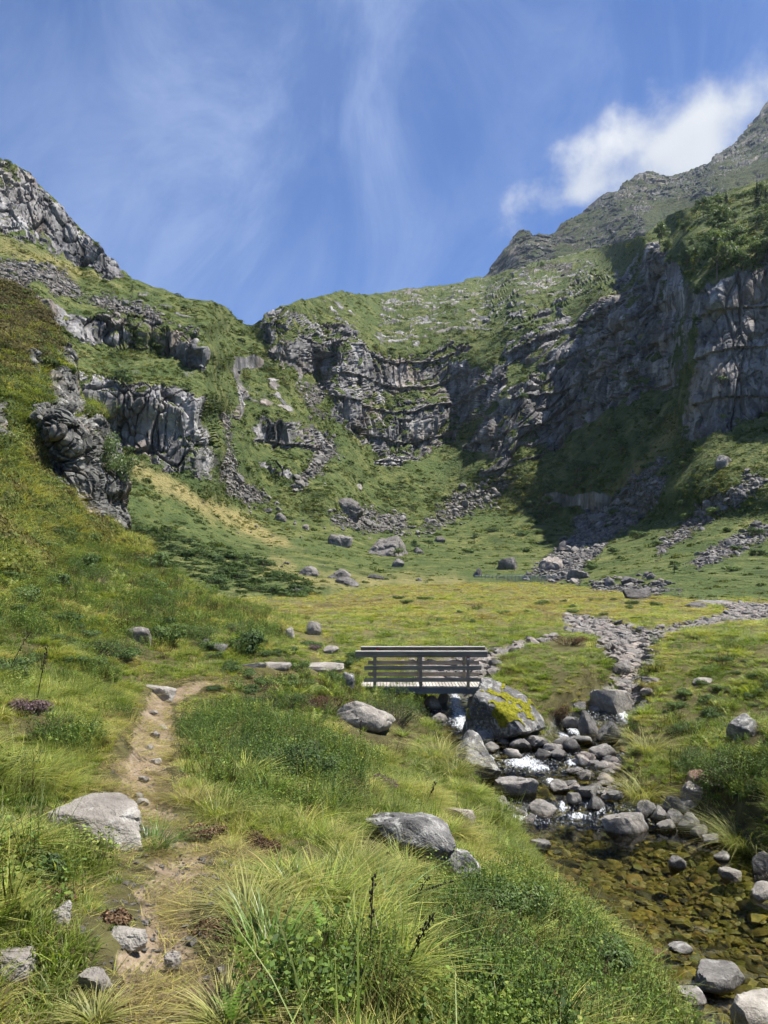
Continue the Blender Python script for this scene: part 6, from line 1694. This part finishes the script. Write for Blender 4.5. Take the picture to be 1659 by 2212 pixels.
for lab, u, v, w, h in [('brown dead heather clump on the right of the path bend', 440, 1822, 90, 52), ('brown dead heather clump further from the path', 560, 1842, 110, 46), ('dead brown heather tangle beside the bright green clump', 490, 2040, 130, 70), ('brown dead heather under the bright clump', 560, 2120, 110, 50), ('dead heather on the left bank of the path', 110, 1950, 100, 44), ('dead heather scrap by the small pale stone', 250, 1990, 60, 34), ('brown heather patch on the rise below the bridge approach', 560, 1495, 90, 26), ('brown heather lump by the path rise', 690, 1520, 80, 24)]:
    S(lab, u, v, w, h, mat=M_DEAD, n=2200, leaf=.010, name='dead_heather', cat='heather')
S('purple flowering heather clump at the left photo edge', 62, 1545, 90, 46, mat=M_PURP, n=2400, name='heather_plant', cat='heather')
S('purple heather flowers in the grass above the dark boulder', 830, 1702, 70, 34, mat=M_PURP, n=1800, name='heather_plant', cat='heather')
S('purple heather tuft near the tall pale rock', 676, 1404, 36, 16, mat=M_PURP, n=900, name='heather_plant', cat='heather')

def grassclump(label, u, v, hpx, mat, nb, width, lean, droop, spread, name, cat, seed, surf=on_ground, ns=5):
    b = surf(u, v); k = px_m(b); h = hpx / k
    me = leafmesh(name, blades(nb, h, width, spread * h, lean, droop, seed, ns), mat)
    return put(name, me, loc=b - Vector((0, 0, .02)), label=label, cat=cat)
G = grassclump
G('bright green strap-leaved clump right of the path', 580, 2085, 175, M_STRAP, 150, .011, .35, .55, .22, 'sedge_clump', 'grass clump', 201)
G('dark green strap-leaved plant behind the pale tussock', 655, 1955, 110, M_STRAP, 46, .014, .45, .6, .2, 'sedge_clump', 'grass clump', 202)
G('strap-leaved plant at the lower side of the dark shrub', 570, 1722, 70, M_STRAP, 60, .018, .5, .7, .35, 'sedge_clump', 'grass clump', 203)
G('arching strap-leaved plant below the lichened boulder', 830, 1985, 150, M_STRAP, 70, .013, .6, 1.1, .25, 'sedge_clump', 'grass clump', 204)
G('pale drooping tussock of fine grass right of the path', 535, 1985, 130, M_TUSS, 300, .006, .6, 1.2, .22, 'grass_tussock', 'tussock', 205)
G('large pale fine-bladed tussock by the path at the bottom', 490, 2220, 115, M_TUSS, 320, .006, .55, 1.1, .22, 'grass_tussock', 'tussock', 206)
G('straw-coloured tussock left of the path at the bottom', 205, 2210, 85, M_TUSS, 240, .006, .5, .9, .22, 'grass_tussock', 'tussock', 207)
G('green tussock overhanging the flat slab stone', 330, 1835, 95, M_STRAP, 220, .006, .5, .9, .3, 'grass_tussock', 'tussock', 208)
G('tussock at the right of the path above the dead heather', 470, 1770, 90, M_TUSS, 260, .006, .5, 1.0, .3, 'grass_tussock', 'tussock', 209)
G('tall green tussock below the long lichened boulder', 760, 1900, 110, M_TUSS, 260, .006, .6, 1.2, .25, 'grass_tussock', 'tussock', 210)
G('tussock crowning the bank left of the jutting boulder', 950, 1640, 70, M_TUSS, 260, .010, .6, 1.3, .4, 'grass_tussock', 'tussock', 211)
G('tussock draped over the jutting boulder from above', 985, 1672, 60, M_TUSS, 220, .010, .6, 1.3, .4, 'grass_tussock', 'tussock', 212)
G('tussock hanging over the pool from the right bank', 1610, 1830, 110, M_TUSS, 300, .008, .6, 1.3, .35, 'grass_tussock', 'tussock', 213)
G('tussock above the gravel bar on the right bank', 1390, 1720, 80, M_TUSS, 260, .009, .6, 1.3, .4, 'grass_tussock', 'tussock', 214)
G('tussock on the right bank beside the upper cascade', 1400, 1620, 70, M_TUSS, 240, .009, .6, 1.2, .4, 'grass_tussock', 'tussock', 215)

def stalk(label, u0, v0, u1, v1, pods=18, group=None, thick=.0045):
    b = on_ground(u0, v0); k = px_m(b)
    hgt = (v0 - v1) / k; dx = (u1 - u0) / k; r = np.random.default_rng(int(u0 * 7 + v0))
    e = np.array([dx, r.uniform(-.05, .05), hgt]); mid = e * .5 + np.array([-.12 * dx, 0, .04 * hgt])
    root = empty('dry_stalk', b, label, 'dry stalk', group)
    T_ = np.linspace(0, 1, 7); pts = [2 * (1 - t) * t * mid + t * t * e for t in T_]
    put('stem', leafmesh('stem', tube(pts, list(np.linspace(thick, thick * .55, 7)), 5), M_STALK), root)
    bm = bmesh.new()
    for i in range(pods):
        t = .55 + .45 * (i + r.random()) / pods; p = 2 * (1 - t) * t * mid + t * t * e
        az = r.random() * 6.28; o = Vector(p) + Vector((math.cos(az), math.sin(az), .3)) * thick * 2.6
        s = thick * r.uniform(1.0, 1.7)
        bmesh.ops.create_icosphere(bm, subdivisions=1, radius=1, matrix=Matrix.Translation(o) @ Matrix.Rotation(az, 4, 'Z') @ Matrix.Diagonal((s, s * .8, s * 1.7, 1)))
    me = bpy.data.meshes.new('seed_head'); bm.to_mesh(me); bm.free(); me.materials.append(M_STALK); put('seed_head', me, root)
stalk('tall upright black dry flower stalk in the right foreground', 798, 2120, 806, 1905)
stalk('black dry stalk leaning right, outermost of the foreground pair', 860, 2140, 939, 1974)
stalk('black dry stalk leaning right, inner one of the foreground pair', 886, 2085, 913, 1976)
stalk('low black stalk bent far over to the right', 812, 1965, 982, 1912)
stalk('thin black stalk behind the bent one', 882, 1985, 925, 1892, 10)
stalk('short black stalk beside the strap-leaved plant', 610, 2010, 622, 1955, 6)
stalk('black stalk at the left photo edge leaning right', 12, 1468, 60, 1366, 10, thick=.006)
stalk('black stalk rising above the purple heather', 78, 1530, 102, 1396, 14, thick=.006)
stalk('black stalk above the long lichened boulder', 918, 1748, 942, 1688, 10, thick=.007)
stalk('bare twiggy stalk in the grass below the dome boulder', 779, 1640, 779, 1558, 16, thick=.006)
stalk('black stalk on the right bank above the pool', 1448, 1702, 1451, 1620, 12, thick=.007)
stalk('thin stalk standing left of the pale slabs', 985, 1768, 990, 1715, 4, thick=.005)

def fern(label, u, v, size, seed, fronds=4):
    b = on_ground(u, v); s = size / px_m(b); r = np.random.default_rng(seed)
    root = empty('fern', b, label, 'fern')
    for i in range(fronds):
        az = r.uniform(0, 6.28); ps = []
        V = []; F = []
        n = 13; d = np.array([math.cos(az), math.sin(az), 0]); sd = np.array([-d[1], d[0], 0]); lean = r.uniform(.25, .6)
        cen = [d * s * lean * t ** 1.4 + np.array([0, 0, s * (t - .18 * t * t)]) for t in np.linspace(0, 1, n + 1)]
        for j in range(2, n + 1):
            L = s * .22 * (1 - (j / n) ** 1.6) * (.4 + .6 * min(1, j / 4)) + .006 * s
            for q in (-1, 1):
                o = len(V); ax = sd * q + np.array([0, 0, .25]); w = (cen[j] - cen[j - 1]) * .40
                V += [cen[j] - w * .8, cen[j] + ax * L * .5 - w * .75, cen[j] + ax * L, cen[j] + ax * L * .5 + w * .75, cen[j] + w * .8]
                F += [(o, o + 1, o + 3, o + 4), (o + 1, o + 2, o + 3, o + 3)]
        V = np.array(V); bm = bmesh.new(); vv = [bm.verts.new(x) for x in V]
        for f in F:
            bm.faces.new([vv[k_] for k_ in dict.fromkeys(f)])
        me = bpy.data.meshes.new('frond'); bm.to_mesh(me); bm.free(); me.materials.append(M_FERN); put('frond', me, root)
fern('bright yellow-green fern between the dark stalks and strap leaves', 706, 2060, 120, 301, 4)
fern('small fern at the bottom edge below the bright fern', 750, 2180, 90, 302, 4)
fern('fern beside the arching strap leaves', 800, 1905, 60, 303, 4)
fern('fern in the bilberry at the lower left of the stalks', 500, 2215, 90, 304, 3)

# ------------------------------------------------------------------ sheep pen on the far meadow
M_PEN = plain_material('pen_metal', (0.16, 0.21, 0.25), 0.5, 0.3)
def hurdle_mesh():
    bars = []
    for i in range(6): bars.append(tube([(-1.2, 0, .1 + .17 * i), (1.2, 0, .1 + .17 * i)], [.035, .035], 4))
    return leafmesh('rails', join(bars), M_PEN), leafmesh('post', tube([(0, 0, -.1), (0, 0, 1.05)], [.045, .045], 5), M_PEN)
HR, HP = hurdle_mesh()
def hurdle(label, u, v, du, group='metal hurdles of the sheep pen', depth=0.0):
    b = on_ground(u, v) or on_valley(u, v)
    if b.y < 100 or b.y > 175:
        b = Vector(P(u, v, 140.0)); b.z = float(ground_z(b.x, b.y))
    b.y += depth; b.z = float(ground_z(b.x, b.y)) + .1
    o = empty('sheep_hurdle', b, label, 'hurdle', group)
    put('rails', HR, o)
    for x in (-1.2, 0, 1.2):
        p_ = put('post', HP, o); p_.location = (x, 0, 0)
    o.rotation_euler.z = du
    return o
for i in range(8):
    hurdle('blue-grey metal hurdle in the front row of the pen, %s from left' % ORD[i], 1040 + i * 24.5, 1257 + .4 * i, rr_.uniform(-.12, .12))
hurdle('blue-grey metal hurdle of the pen, turned end-on at its left', 1030, 1257, 1.3, depth=1.0)
for i in range(4):
    hurdle('blue-grey metal hurdle in the back row of the pen, %s from left' % ORD[i], 1070 + i * 24.5, 1256, rr_.uniform(-.1, .1), 'back row of the sheep pen', depth=4.0)

# ------------------------------------------------------------------ mountain air
def build_haze():
    m = bpy.data.materials.new('haze'); m.use_nodes = True
    t = NT(m.node_tree); t.n.clear(); out = t.new('ShaderNodeOutputMaterial')
    pv = t.new('ShaderNodeVolumePrincipled', {'Color': (0.72, 0.84, 1.0), 'Density': 0.00005, 'Anisotropy': 0.2})
    t.l.new(pv.outputs[0], out.inputs['Volume'])
    zt = max(float(np.array(o.bound_box)[:, 2].max()) for o in bpy.data.objects if o.type == 'MESH' and o.get('kind') == 'structure')
    bm = bmesh.new(); bmesh.ops.create_cube(bm, size=1.0)
    lo = Vector((-3000, -3000, -14.5)); hi = Vector((3000, 3000, zt + 20))
    for v in bm.verts:
        v.co = Vector((lo[i] + (v.co[i] + .5) * (hi[i] - lo[i]) for i in range(3)))
    me = bpy.data.meshes.new('haze'); bm.to_mesh(me); bm.free(); me.materials.append(m)
    o = put('haze', me, label='thin blue mountain haze in the valley air', kind='stuff')
build_haze()
